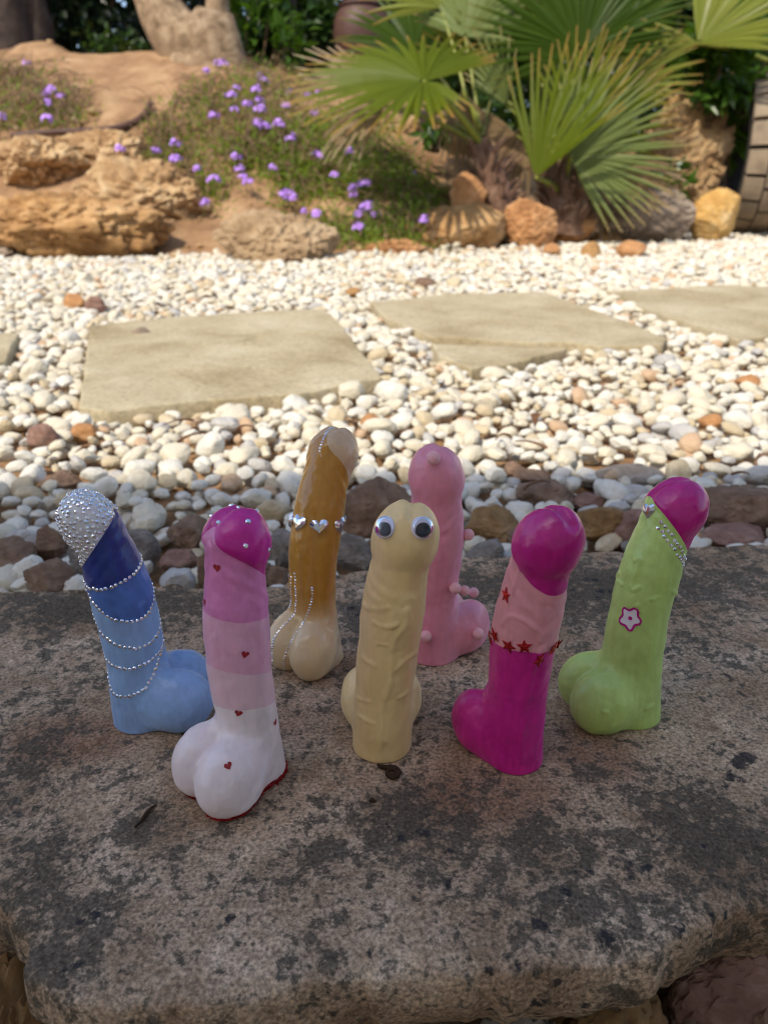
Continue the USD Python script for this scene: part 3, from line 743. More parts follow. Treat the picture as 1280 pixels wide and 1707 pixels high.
# ---------------------------------------------------------------- the seven painted figures
def paint(name, color, rough=0.4, streak=0.10, bump=0.75, fade=None, spec=0.45, coat=0.3):
    """brushed-on paint: faint streaks, tiny lumps; fade = (z0, z1, colour below)"""
    streak = streak * 1.9
    nodes = {'g': ('texture_coordinate', {}), 'mp': ('mapping', {'scale': (300.0, 300.0, 55.0)}),
             'n': ('noise_texture', {'scale': 1.0, 'detail': 4.0, 'roughness': 0.6}), 'n2': ('noise_texture', {'scale': 55.0, 'detail': 5.0, 'roughness': 0.6}),
             'n3': ('noise_texture', {'scale': 400.0, 'detail': 2.0}),
             'k': ('mix_float', {'fac': 0.5}), 'rmp': ('rgb_ramp', {'ramp': [(0.3, tuple(c * (1 - streak) for c in color)), (0.5, color), (0.72, tuple(min(1, c * (1 + streak) + .006) for c in color))]}),
             'h': ('math', {'math_type': 'multiply_add', 'value2': 0.25}), 'b': ('bump', {'strength': bump, 'distance': 0.0008}),
             'rr': ('map_range', {'from_min': 0.3, 'from_max': 0.7, 'to_min': rough - .12, 'to_max': rough + .08}),
             'p': ('principled_bsdf', {'specular_ior_level': spec, 'coat_weight': coat, 'coat_roughness': 0.25, 'subsurface_weight': 0.05, 'subsurface_scale': 0.003})}
    links = [('g.object', 'mp.vector'), ('mp.vector', 'n.vector'), ('g.object', 'n2.vector'), ('g.object', 'n3.vector'), ('n.fac', 'k.a'), ('n2.fac', 'k.b'), ('k.result', 'rmp.fac'),
             ('n3.fac', 'h.value1'), ('n2.fac', 'h.value3'), ('h.value', 'b.height'), ('b.normal', 'p.normal'), ('n2.fac', 'rr.value'), ('rr.result', 'p.roughness')]
    out = 'rmp.color'
    if fade:
        z0, z1, low = fade
        nodes |= {'sx': ('separate_xyz', {}), 'fz': ('math', {'math_type': 'multiply_add', 'value2': 0.012}), 'fr': ('map_range', {'range_type': 'smoothstep', 'from_min': z0, 'from_max': z1, 'clamp': True}), 'fm': ('mix_color', {'a': low})}
        links += [('g.object', 'sx.vector'), ('n2.fac', 'fz.value1'), ('sx.z', 'fz.value3'), ('fz.value', 'fr.value'), ('fr.result', 'fm.fac'), ('rmp.color', 'fm.b')]
        out = 'fm.result'
    usdkit.material(stage, lk(name), nodes, links + [(out, 'p.base_color')], surface='p.BSDF')

paint('paint_navy', (.008, .024, .17), .38, .25)
paint('paint_blue', (.06, .14, .42), .42, .2)
paint('paint_sky', (.25, .40, .67), .42, .10)
paint('paint_silver', (.60, .58, .58), .35)
paint('paint_magenta', (.50, .006, .235), .30, .12)
paint('paint_rose', (.66, .20, .42), .42, .07)
paint('paint_pink', (.74, .37, .50), .45, .07)
paint('paint_blush', (.76, .50, .56), .45, .05)
paint('paint_white_pink', (.80, .68, .68), .42, .04)
paint('paint_gold', (.46, .21, .020), .20, .10, .35, coat=.6, fade=(.030, .066, (.70, .52, .30)))
paint('paint_beige', (.60, .40, .23), .32, .08)
paint('paint_cream', (.82, .585, .27), .40, .04, .2)
paint('paint_candy', (.74, .27, .36), .40, .05)
paint('paint_salmon', (.74, .30, .33), .42, .06)
paint('paint_fuchsia', (.54, .008, .215), .36, .12)
paint('paint_plum', (.47, .006, .19), .26, .10)
paint('paint_lime', (.45, .61, .165), .40, .07)
paint('paint_white', (.80, .74, .74), .5, .05)
plain_look('paint_red', (.30, .008, .016), .4, .5, noise=.2)
plain_look('glitter_red', (.22, .008, .016), .30, .8, noise=.6, scale=1500, bump=.9, dist=.0006)
plain_look('sequin_red', (.42, .008, .012), .18, .8, metallic=.75)
plain_look('foam_pink', (.80, .42, .45), .9, .15, noise=.06, scale=900, bump=.5)
plain_look('rhinestone', (.86, .87, .92), .09, .8, metallic=1.0)
plain_look('eye_white', (.72, .70, .84), .5, .4)
plain_look('pupil_black', (.008, .009, .018), .25, .5)
usdkit.material(stage, lk('clear_plastic'), {'t': ('transparent_bsdf', {'color': (.97, .97, .99)}), 'g': ('glossy_bsdf', {'roughness': 0.06, 'color': (1, 1, 1)}), 'f': ('fresnel', {'IOR': 1.5}), 'm': ('mix_closure', {})},
                [('f.fac', 'm.fac'), ('t.BSDF', 'm.closure1'), ('g.BSDF', 'm.closure2')], surface='m.closure')

def gem_shape(r, sides=8):
    th = np.linspace(0, 2 * np.pi, sides, endpoint=False)
    a = np.c_[r * np.cos(th), r * np.sin(th), 0 * th]
    b = np.c_[.62 * r * np.cos(th + np.pi / sides), .62 * r * np.sin(th + np.pi / sides), 0 * th + .52 * r]
    v = np.vstack([a, b, [[0, 0, .60 * r]]])
    j = np.arange(sides); k = (j + 1) % sides
    return v, np.vstack([np.c_[j, k, sides + j], np.c_[k, sides + k, sides + j], np.c_[sides + j, sides + k, np.full(sides, 2 * sides)]])

def heart_outline(n=36):
    t = np.linspace(0, 2 * np.pi, n, endpoint=False)
    return np.c_[16 * np.sin(t) ** 3, 13 * np.cos(t) - 5 * np.cos(2 * t) - 2 * np.cos(3 * t) - np.cos(4 * t) + 2.5] / 16

def heart_gem(s):
    o = heart_outline(28)[::-1] * s
    n = len(o)
    def ring(k, z): return np.c_[o * k, np.full(n, z)]
    v = np.vstack([ring(1, 0), ring(1, .10 * s), ring(.62, .42 * s), [[0, 0, .46 * s]]])
    j = np.arange(n); k = (j + 1) % n
    F = [np.c_[i * n + j, i * n + k, (i + 1) * n + k] for i in (0, 1)] + [np.c_[i * n + j, (i + 1) * n + k, (i + 1) * n + j] for i in (0, 1)]
    return v, np.vstack(F + [np.c_[2 * n + j, 2 * n + k, np.full(n, 3 * n)]])

def star_shape(r, h):
    th = np.pi / 2 + np.arange(10) * np.pi / 5
    o = np.c_[np.cos(th), np.sin(th)] * (np.where(np.arange(10) % 2, .42, 1) * r)[:, None]
    v = np.vstack([np.c_[o, np.zeros(10)], np.c_[o, np.full(10, h * .4)], [[0, 0, h]]])
    j = np.arange(10); k = (j + 1) % 10
    return v, np.vstack([np.c_[j, k, 10 + k], np.c_[j, 10 + k, 10 + j], np.c_[10 + j, 10 + k, np.full(10, 20)]])

def frame(n, roll=0.0, up=(0, 0, 1)):
    """columns: right, up, normal"""
    n = np.asarray(n, float); n = n / np.linalg.norm(n)
    u = np.asarray(up, float) - n * (np.asarray(up) @ n)
    if np.linalg.norm(u) < 1e-3:
        u = np.array([1.0, 0, 0]) - n * n[0]
    u /= np.linalg.norm(u)
    r = np.cross(u, n)
    c, s = math.cos(roll), math.sin(roll)
    return np.stack([r * c + u * s, u * c - r * s, n], 1)

class Figure:
    def __init__(self, label, x, y, yaw, scale, **kw):
        self.cast = Cast(**kw)
        self.S, self.loc, self.yaw = scale / 100, np.array([x, y, 0.0]), math.radians(yaw)
        c, s = math.cos(self.yaw), math.sin(self.yaw)
        self.R = np.array([[c, -s, 0], [s, c, 0], [0, 0, 1]])
        self.thing = thing('phallic_figurine', label, 'figurine', self.loc, yaw)
    def model(self, h=0.105):
        self.v, self.f = self.cast.mesh(h)
    def local(self, P):
        return ((np.asarray(P) - self.loc) @ self.R) / self.S
    def hit(self, px, py):
        """the surface point (cm, local) seen at a pixel of the photograph; past the outline, the nearest one"""
        o, d = self.local(EYE), ray(px, py) @ self.R
        t, best = 20.0, (1e9, 20.0)
        for _ in range(160):
            q = float(self.cast((o + d * t)[None])[0])
            if q < best[0]: best = (q, t)
            if q < .004 or t > 90: break
            t += max(q * .8, .01)
        p = onto(self.cast, (o + d * best[1])[None], 4)
        return p[0], grad(self.cast, p)[0]
    def plane(self, *px):
        """a linear field through three surface points, positive above"""
        a, b, c = (self.hit(*p)[0] for p in px)
        n = np.cross(b - a, c - a); n /= np.linalg.norm(n)
        if n[2] < 0: n = -n
        return n, float(n @ a)
    def part(self, name, mat, v, f, label=None, parent=None):
        return mesh_normals(name, v * self.S, f, grad(self.cast, v), mat, parent or self.thing, label)
    def split(self, cuts, mats, names=None):
        """cuts: fields from the top down; mats one more than cuts"""
        v, f = self.v, self.f
        for k, fld in enumerate(cuts):
            a = clip(v, f, fld(v), True)
            self.part((names or {}).get(k, 'paint_band'), mats[k], *a)
            v, f = clip(v, f, fld(v), False)
        self.part((names or {}).get(len(cuts), 'body'), mats[-1], v, f)
    def stick(self, shape, p, n, roll=0.0, lift=0.0):
        v, f = shape
        return (p + (v @ frame(n, roll).T) + n * lift) * self.S, f
    def gems(self, pts, r, name='rhinestones', parent=None, seed=0):
        P = onto(self.cast, np.asarray(pts), 3)
        N = grad(self.cast, P)
        q = np.random.default_rng(seed)
        parts = [self.stick(gem_shape(r * q.uniform(.92, 1.06)), p + q.normal(0, .012, 3), n + q.normal(0, .10, 3), q.uniform(0, 1), -.02) for p, n in zip(P, N)]
        return obj(name, join(parts), 'rhinestone', parent or self.thing, kind='stuff')
    def line(self, pxs, step):
        p = bend([self.hit(*q)[0] for q in pxs], 200)
        p = onto(self.cast, p, 3)
        s = np.concatenate([[0], np.cumsum(np.linalg.norm(np.diff(p, axis=0), axis=1))])
        u = np.arange(0, s[-1], step)
        return np.stack([np.interp(u, s, p[:, i]) for i in range(3)], 1)
    def ring(self, plane, step):
        n, c = plane
        z = np.argmin(abs(self.cast.spine @ n - c))
        o = self.cast.spine[z]; o = o - n * (o @ n - c)
        E = frame(n, 0, (1, 0, 0.01))
        th = np.linspace(0, 2 * np.pi, 160, endpoint=False)
        D = np.outer(np.cos(th), E[:, 0]) + np.outer(np.sin(th), E[:, 1])
        r = np.full(len(th), 1.0)
        for _ in range(40):
            r = r - np.clip(self.cast(o + D * r[:, None]), -.3, .3) * .8
        p = o + D * r[:, None]
        sh = poly_dist(p, self.cast.spine, self.cast.rad)
        p = np.roll(p, -int(np.argmax(sh)) - 1, axis=0)
        sh = poly_dist(p, self.cast.spine, self.cast.rad)
        p = p[sh < .95]
        if len(p) > 150: p = np.vstack([p, p[:1]])
        s = np.concatenate([[0], np.cumsum(np.linalg.norm(np.diff(p, axis=0), axis=1))])
        u = np.linspace(0, s[-1], max(3, int(s[-1] / step)), endpoint=False)
        return np.stack([np.interp(u, s, p[:, i]) for i in range(3)], 1)
    def decal(self, outline, p, n, mat, name, size=1.0, roll=0.0, lift=.02, parent=None, label=None):
        poly = outline if isinstance(outline, Polygon) else Polygon(np.asarray(outline) * size)
        v2, f = trimesh.creation.triangulate_polygon(poly.buffer(0).simplify(.004), engine='earcut')
        v3, f = trimesh.remesh.subdivide_to_size(np.c_[v2, np.zeros(len(v2))], f, .12)
        m = trimesh.Trimesh(v3, f, process=True)
        E = frame(n, roll)
        P = onto(self.cast, p + np.array(m.vertices) @ E.T, 4)
        N = grad(self.cast, P)
        v, f = P + N * lift, np.array(m.faces)
        if (np.cross(v[f[:, 1]] - v[f[:, 0]], v[f[:, 2]] - v[f[:, 0]]) * N[f[:, 0]]).sum() < 0: f = f[:, ::-1]
        edge = trimesh.Trimesh(v, f, process=False)
        return mesh_normals(name, v * self.S, f, N, mat, parent or self.thing, label)

lin = lambda pl: (lambda P: P @ pl[0] - pl[1] + .07 * (meshkit.noise(P * 2.3, 3) - .5) + .05 * (meshkit.noise(P * 7.1, 5) - .5))

# light blue with navy bands and a silver tip
F = Figure('blue banded phallic novelty figure with silver rhinestone covered tip', -.1508, .3985, 9, 1, seed=1, height=14.98, lean=1.083, side=.366, bow=.224, power=2.5, r=(1.733, 1.725, 1.813, 1.50), head=(1.66, 1.70, 2.5), tilt=22, slant=17, coff=.20, notch=.25, lobes=(2.53, 1.12, 1.75), lobe_r=(2.04, 1.569, 2.03))
F.model()
rings = [F.plane((142, 973), (187, 979), (240, 924)), F.plane((154, 1004), (184, 1031), (257, 975)), F.plane((165, 1050), (193, 1076), (267, 1022)), F.plane((178, 1101), (209, 1116), (273, 1071)), F.plane((184, 1146), (209, 1162), (258, 1120))]
F.split([F.cast.corona, lin(rings[0]), lin(rings[1])], ['paint_silver', 'paint_navy', 'paint_blue', 'paint_sky'], {0: 'tip'})
c = F.cast.corona(F.v)
P = F.v[c > .06]
P = P[np.random.default_rng(3).permutation(len(P))]
keep = []
tree_cells = {}
for p in P:
    g = tuple((p // .238).astype(int))
    if all(np.sum((p - q) ** 2) > .238 ** 2 for a in (-1, 0, 1) for b in (-1, 0, 1) for e in (-1, 0, 1) for q in tree_cells.get((g[0] + a, g[1] + b, g[2] + e), ())):
        tree_cells.setdefault(g, []).append(p); keep.append(p)
F.gems(keep, .132, 'rhinestone_crust', seed=1)
for k, pl in enumerate(rings):
    F.gems(F.ring(pl, .285), .138, 'rhinestone_band', seed=10 + k)

# pink ombre with hearts and a red glitter rim
F = Figure('pink to white shaded phallic novelty figure with red hearts and glitter rim', -.0699, .3492, 225.5, 1, seed=2, height=15.6, lean=-.05, side=-.616, bow=.66, power=2.07, r=(1.49, 1.627, 1.693, 1.60), head=(1.76, 1.80, 1.98), tilt=9, lobes=(2.565, 1.12, 1.75), lobe_r=(2.02, 1.554, 2.147))
F.model()
zcut = lambda z: (lambda P: P[:, 2] - z - .10 * (meshkit.noise(P * 3.1, 4) - .5) * 2)
F.split([F.cast.corona, lin(F.plane((340, 1018), (409, 1039), (440, 1032))), lin(F.plane((350, 1110), (398, 1124), (450, 1119))), lin(F.plane((364, 1179), (413, 1183), (455, 1172))), zcut(.36)],
        ['paint_magenta', 'paint_rose', 'paint_pink', 'paint_blush', 'paint_white_pink', 'glitter_red'], {0: 'tip', 4: 'body', 5: 'glitter_rim'})
rim = F.v[(F.v[:, 2] > .02) & (F.v[:, 2] < .40)]
q = np.random.default_rng(5)
rim = rim[q.permutation(len(rim))[:1500]]
rn = grad(F.cast, rim)
parts = []
for p, n in zip(rim, rn):
    v = q.normal(size=(4, 3)) * .045
    parts.append(((p + n * .03 + v) * F.S, np.array([[0, 1, 2], [0, 2, 3], [0, 3, 1], [1, 3, 2]])))
obj('glitter_grains', join(parts), 'sequin_red', F.thing, kind='stuff')
ho = heart_outline()
for k, (px, py, s, roll) in enumerate([(362, 948, .23, .05), (341, 1005, .20, .2), (408, 1092, .21, -.45), (397, 1190, .21, -.35), (459, 1205, .20, .1), (381, 1278, .21, .25)]):
    p, n = F.hit(px, py)
    w = ho * np.array([1.0, 1.05]) + np.random.default_rng(k).normal(0, .05, ho.shape)
    notch = Polygon(w * s).buffer(0).difference(Polygon(np.array([[-.07, 2.0], [0, -.10], [.13, 2.0]]) * s * 1.1))
    notch = notch if notch.geom_type == 'Polygon' else max(notch.geoms, key=lambda g: g.area)
    F.decal(notch, p, n, 'paint_red', 'painted_heart', roll=roll)
for k, q2 in enumerate([(364, 871), (414, 869), (410, 910), (449, 917), (351, 859), (398, 846), (430, 850), (385, 842)]):
    p, n = F.hit(*q2)
    obj('rhinestone', F.stick(gem_shape(.15), p, n, k, -.01), 'rhinestone', F.thing)

# gold, fading to cream, with a belt of heart gems
F = Figure('gold phallic novelty figure with belt of clear heart gems, back left', -.0453, .4682, 233, 1, seed=3, height=16.13, lean=2.2, side=-.306, bow=.69, power=2.64, r=(1.664, 1.532, 1.662, 1.66), head=(1.62, 1.67, 2.0), tilt=11.3, lobes=(1.85, 1.12, 1.75), lobe_r=(1.81, 1.39, 2.06))
F.model()
F.split([F.cast.corona], ['paint_beige', 'paint_gold'], {0: 'tip'})
belt = F.ring(F.plane((488, 871), (532, 880), (562, 878)), .2)
hp = [F.hit(*p)[0] for p in ((484, 869), (498, 873), (532, 880), (566, 877))]
away = [p for p in belt if min(np.linalg.norm(p - h) for h in hp) > 1.35]
if away:
    hp += [away[k] for k in np.linspace(0, len(away) - 1, 4).astype(int)]
for p in onto(F.cast, np.array(hp), 3):
    n = grad(F.cast, p[None])[0]
    obj('heart_gem', F.stick(heart_gem(.60), p, n, 0, -.04), 'rhinestone', F.thing)
for k, l in enumerate([[(491, 957), (493, 999), (487, 1029), (469, 1047), (457, 1066), (455, 1104)], [(520, 980), (516, 1014), (504, 1040), (487, 1066), (476, 1092), (474, 1126)],
                       [(485, 962), (485, 995), (482, 1012), (461, 1023), (448, 1029)], [(533, 752), (535, 742), (540, 729), (547, 717), (560, 713)]]):
    F.gems(F.line(l, .215), .095, 'rhinestone_line', seed=30 + k)

# cream with googly eyes
kw = dict(seed=4, height=15.66, lean=.961, side=-1.139, bow=-.28, power=2.1, r=(1.748, 1.622, 1.723, 1.575), head=(1.70, 1.76, 2.32), tilt=7.5, slant=16, lobes=(2.304, 1.12, 1.75), lobe_r=(1.762, 1.355, 2.0))
F = Figure('cream yellow phallic novelty figure with two googly eyes', -.0011, .3725, 92.2, 1, **kw)
flat = F.cast
Z2 = lambda x, y: (420 + x / 2.667, 680 + y / 2.667)
vein_px = [([(690, 900), (692, 955), (645, 1010), (622, 1090), (618, 1180), (592, 1290), (577, 1400), (575, 1520)], .13), ([(735, 1080), (690, 1115), (640, 1165)], .10), ([(500, 880), (555, 897), (605, 888)], .11),
           ([(545, 955), (600, 975), (640, 965)], .09), ([(470, 1290), (525, 1308)], .08), ([(478, 1370), (540, 1402)], .08), ([(690, 1265), (648, 1290)], .08), ([(492, 1110), (545, 1145)], .08), ([(560, 1050), (600, 1056)], .07)]
veins = []
for l, r in vein_px:
    pts = bend([F.hit(*Z2(*q))[0] for q in l], max(4, 3 * len(l)))
    pts = onto(flat, pts, 3)
    veins.append((pts - grad(flat, pts) * r * .72, np.linspace(r, r * .6, len(pts))))
F.cast = Cast(veins=veins, **kw)
F.model()
F.part('body', 'paint_cream', F.v, F.f)
for (ex, ey), (qx, qy) in (((642, 879), (640.5, 885)), ((704, 880), (704, 887.5))):
    p, n = F.hit(ex, ey)
    to_cam = F.local(EYE) - p
    n = n * 1.0 + .35 * to_cam / np.linalg.norm(to_cam); n /= np.linalg.norm(n)
    r = .575
    th = np.linspace(0, 2 * np.pi, 40, endpoint=False)
    def turned(profile):
        v = np.vstack([np.c_[a * np.cos(th), a * np.sin(th), np.full(40, b)] for a, b in profile])
        j = np.arange(40); k = (j + 1) % 40
        F_ = [np.c_[i * 40 + j, i * 40 + k, (i + 1) * 40 + k] for i in range(len(profile) - 1)] + [np.c_[i * 40 + j, (i + 1) * 40 + k, (i + 1) * 40 + j] for i in range(len(profile) - 1)]
        return v, np.vstack(F_)
    eye = obj('googly_eye', F.stick(turned([(0, -.22), (r, -.22), (r, .05), (r * .97, .085), (r * .93, .085), (r * .92, .05), (0, .05)]), p, n, 0, .05), 'eye_white', F.thing, smooth=40)
    # the loose black disc lies low inside the clear dome
    E = frame(n)
    d = F.local(at_z(qx, qy, .14))                                  # only for the direction the disc has slid
    off = E[:, 1] * -.13 + E[:, 0] * (.04 if ex < 670 else -.02)
    v, f = turned([(0, .055), (.40, .055), (.40, .10), (.38, .115), (0, .115)])
    obj('pupil', F.stick((v, f), p + off, n, 0, .05), 'pupil_black', eye, smooth=40)
    a = np.linspace(np.pi / 2, 0, 9)
    obj('clear_dome', F.stick(turned([(r * .93 * math.cos(x) + 1e-4, .09 + .24 * math.sin(x)) for x in a]), p, n, 0, .05), 'clear_plastic', eye, smooth=True)

# candy pink with foam bobbles
F = Figure('all pink phallic novelty figure with small foam bobbles stuck on', .0345, .4728, 43.8, 1, seed=5, height=15.57, lean=.452, side=-.378, bow=.045, power=2.23, r=(1.728, 1.50, 1.88, 1.653), head=(1.778, 1.831, 2.467), tilt=10, lobes=(2.33, 1.12, 1.75), lobe_r=(1.91, 1.469, 2.0))
F.model()
F.part('body', 'paint_candy', F.v, F.f)
for k, (x, y, r) in enumerate([(808, 228, 30), (967, 562, 27), (887, 793, 28), (927, 808, 25), (985, 838, 25), (777, 1007, 27), (995, 1000, 28)]):
    p, n = F.hit(*Z2(x, y))
    rc = r / 2.667 / 2600 * 100
    v, f = ICO[3]
    v = v * rc * (1 + .06 * (meshkit.noise(v * 4 + k, k) - .5)[:, None])
    if k in (3, 4): p = p + n * .25
    obj('foam_bobble', ((p + n * rc * .72 + v) * F.S, f), 'foam_pink', F.thing, smooth=True)

# salmon and fuchsia with red stars
Z3 = lambda x, y: (720 + x / 2.4615, 760 + y / 2.4615)
kw = dict(seed=6, height=15.95, lean=1.181, side=.102, bow=.228, power=2.346, r=(1.644, 1.649, 1.768, 1.5), head=(1.70, 1.76, 2.31), tilt=10.8, slant=22, lobes=(2.041, 1.12, 1.75), lobe_r=(1.673, 1.287, 2.0))
F = Figure('salmon and fuchsia phallic novelty figure ringed by red star sequins', .0750, .3613, 125.5, 1, **kw)
flat = F.cast
veins = []
for l, r in (([(455, 790), (410, 880), (395, 980), (375, 1110), (372, 1260)], .13), ([(290, 690), (340, 660), (400, 690), (440, 760)], .08), ([(360, 470), (345, 520), (310, 620)], .06)):
    pts = onto(flat, bend([F.hit(*Z3(*q))[0] for q in l], 4 * len(l)), 3)
    veins.append((pts - grad(flat, pts) * r * .5, np.linspace(r, r * .7, len(pts))))
F.cast = Cast(veins=veins, **kw)
F.model()
pl = F.plane((823, 1071), (856, 1085), (905, 1089))
wavy = lambda P: P @ pl[0] - pl[1] + .16 * (meshkit.noise(P * 1.3, 9) - .5)
F.split([F.cast.corona, wavy], ['paint_plum', 'paint_salmon', 'paint_fuchsia'], {0: 'tip'})
spots = [F.hit(844, 992)] + [F.hit(*p) for p in ((825, 1059), (848, 1077), (874, 1078), (898, 1100), (921, 1081))]
back = [p for p in F.ring(pl, .3) if min(np.linalg.norm(p - s[0]) for s in spots) > 1.0]
spots += [(p, grad(F.cast, p[None])[0]) for p in [back[k] for k in np.linspace(0, len(back) - 1, 5).astype(int)]]
for k, (p, n) in enumerate(spots):
    obj('star_sequin', F.stick(star_shape(.44, .10), p, n + np.random.default_rng(k).normal(0, .12, 3), .4 * k + .15, .03), 'sequin_red', F.thing)

# lime green with a plum tip
kw = dict(seed=7, height=15.29, lean=1.046, side=-.58, bow=.518, power=2.735, r=(1.698, 1.746, 1.708, 1.64), head=(1.74, 1.78, 2.1), tilt=22.4, slant=13, notch=.2, coff=.40, lobes=(2.445, 1.12, 1.75), lobe_r=(2.01, 1.546, 2.03))
F = Figure('lime green phallic novelty figure with plum tip and painted flower', .1557, .4032, 185.2, 1, **kw)
flat = F.cast
veins = []
for l, r in (([(838, 428), (850, 425), (848, 450), (850, 540)], .09), ([(752, 488), (770, 482)], .08), ([(762, 515), (780, 528)], .08), ([(905, 588), (925, 580)], .07), ([(990, 560), (1010, 570)], .07), ([(845, 615), (850, 635)], .07), ([(880, 1040), (905, 1022)], .06), ([(705, 1050), (716, 1050)], .06)):
    pts = onto(flat, bend([F.hit(*Z3(*q))[0] for q in l], 4 * len(l)), 3)
    veins.append((pts - grad(flat, pts) * r * .4, np.linspace(r, r * .7, len(pts))))
F.cast = Cast(veins=veins, **kw)
F.model()
F.split([F.cast.corona], ['paint_plum', 'paint_lime'], {0: 'tip'})
hpnt, hn = F.hit(1081, 853)
obj('heart_gem', F.stick(heart_gem(.52), hpnt, hn, .35, -.04), 'rhinestone', F.thing)
cr = F.cast.corona(F.v)
for k, lev in enumerate((-.34, -.64)):
    P = F.v[np.abs(cr - lev) < .05]
    qh = (P - F.cast.hc) @ F.cast.R.T
    an = np.arctan2(qh[:, 1], -qh[:, 0])
    P, an = P[np.abs(an) < 2.15], an[np.abs(an) < 2.15]
    o = np.argsort(an); P, an = P[o], an[o]
    keep = []
    for p in P:
        if all(np.linalg.norm(p - g) > .27 for g in keep) and np.linalg.norm(p - hpnt) > .75:
            keep.append(p)
    F.gems(keep, .138, 'rhinestone_band', seed=50 + k)
p, n = F.hit(1050, 1031)
th = np.linspace(0, 2 * np.pi, 60, endpoint=False)
rr = .58 + .10 * np.cos(5 * th + .5) + .03 * np.sin(2 * th)
fl = Polygon(np.c_[rr * np.cos(th), rr * np.sin(th) * 1.12])
white = F.decal(fl.buffer(-.06), p, n, 'paint_white', 'painted_flower', lift=.03)
F.decal(fl.buffer(.055).difference(fl.buffer(-.075)), p, n, 'paint_plum', 'outline', lift=.042, parent=white)
F.decal(Point(.02, .03).buffer(.12), p, n, 'paint_plum', 'centre', lift=.045, parent=white)

# crumbs on the slab
plain_look('dead_leaf', (.05, .03, .018), .9, .1, noise=.4, scale=300)
def crumb(name, label, px, py, pts, r):
    c = at_z(px, py, .002)
    c[2] = float(slab_top(c[None, :2])[0])
    o = obj(name, tube(np.array(pts) / 1000, np.asarray(r) / 1000, 6), 'dead_leaf', smooth=True)
    UsdGeom.Xformable(o).AddTranslateOp().Set(Gf.Vec3d(*map(float, c)))
    tag(o, label, 'twig')
crumb('dried_bud', 'curled dried bud lying at the foot of the cream figure', 648, 1284, bend([(-6, 4, 2), (-2, 2, 2.2), (3, 1, 2), (5, -3, 2.4), (2, -6, 2.6), (-1, -4, 3.2), (1, -2, 4)], 24), np.r_[np.linspace(1, 2.2, 12), np.linspace(2.2, 1.2, 12)])
crumb('dry_twig', 'short dark curved twig lying on the front left of the slab', 244, 1358, bend([(-4, -8, 1), (-1, -2, 1.6), (0, 3, 1.4), (3, 8, 1)], 14), np.r_[np.linspace(.5, 1.2, 7), np.linspace(1.2, .4, 7)])
crumb('dark_crumb', 'tiny dark crumb between the cream figure and the dark stain', 620, 1334, [(-1.5, 0, 1), (0, 1, 1.4), (2, 0, 1)], (.7, 1.2, .6))
# ---------------------------------------------------------------- rocks edging the planted bank (box in the photograph, distance, look, label)
stone_look('rock_buff', [(0.3, (.22, .14, .075)), (0.5, (.37, .255, .145)), (0.7, (.50, .375, .235))], scale=9, speck=55, bump=0.8, dist=0.012)
def bank_rock(k, bx, y, look, lab, depth=.8, rough=.16, yaw=0.0, lv=5, rr=.32, cuts=9):
    x0, y0, x1, y1 = bx
    c = at_y((x0 + x1) / 2, (y0 + y1) / 2, y)
    w, h = px_size(x1 - x0, c), px_size(y1 - y0, c)
    o = obj('rock', rock_mesh((w * 1.05, w * depth, h * 1.12), 900 + k, lv, cuts, rough, yaw, rr), look, smooth=45)
    UsdGeom.Xformable(o).AddTranslateOp().Set(Gf.Vec3d(c[0], y + w * depth * .25, c[2] - h * .02))
    tag(o, lab, 'rock')
for k, r in enumerate([
        ((-60, 326, 268, 442), 3.55, 'rock_tan', 'big tan boulder at the lower left edge of the planted bank', .55, .20),
        ((128, 268, 348, 420), 3.95, 'rock_sand', 'rugged upright sandy rock behind the big tan boulder', .6, .22),
        ((-30, 228, 142, 312), 4.15, 'rock_sand', 'layered sandy rock ledge at the left edge', .7, .24), ((100, 218, 245, 290), 4.3, 'rock_sand', 'small layered ledge below the dark pipe', .6, .24),
        ((352, 354, 560, 452), 3.42, 'rock_buff', 'rounded pitted sandy boulder left of the flower mat', .6, .16),
        ((660, 344, 848, 436), 3.85, 'rock_tan', 'long pale topped boulder in front of the palm trunk', .6, .12),
        ((842, 336, 928, 428), 3.95, 'rock_orange', 'orange upright rock between the two palm trunks', .8, .16), ((918, 356, 992, 408), 4.15, 'rock_orange', 'small orange rock right of the orange upright rock', .8, .16),
        ((1012, 316, 1160, 404), 4.20, 'rock_grey', 'grey brown boulder beside the yellow stone', .7, .12), ((1150, 318, 1238, 402), 4.3, 'rock_yellow', 'bright yellow stone leaning near the old tyre', .6, .08),
        ((1070, 165, 1228, 345), 4.72, 'rock_sand', 'tall sandy rock striped by palm leaf shadows', .5, .24), ((1020, 235, 1120, 310), 4.95, 'rock_sand', 'sandy rock behind the right palm fan', .6, .2),
        ((752, 290, 812, 352), 4.0, 'rock_orange', 'reddish rock lump at the foot of the left palm', .7, .12), ((600, 400, 705, 442), 3.7, 'rock_orange', 'low reddish stones at the gravel edge by the flower mat', .5, .2),
        ((985, 385, 1050, 425), 4.2, 'rock_tan', 'small tan stone at the gravel edge in front of the right palm', .7, .14), ((540, 425, 620, 452), 3.6, 'rock_orange', 'low red earth stone right of the pitted boulder', .5, .2),
        ((730, 195, 800, 250), 4.6, 'rock_sand', 'pale stone half hidden behind the left palm', .7, .2), ((600, 185, 700, 235), 4.9, 'rock_sand', 'pale stone in the shade below the left palm fan', .6, .2),
        ((960, 300, 1010, 345), 4.4, 'rock_sand', 'small pale stone at the foot of the right palm', .7, .2), ((-80, 400, 20, 446), 3.5, 'rock_grey', 'dark stone at the left end of the gravel', .6, .2)]):
    bank_rock(k, *r)

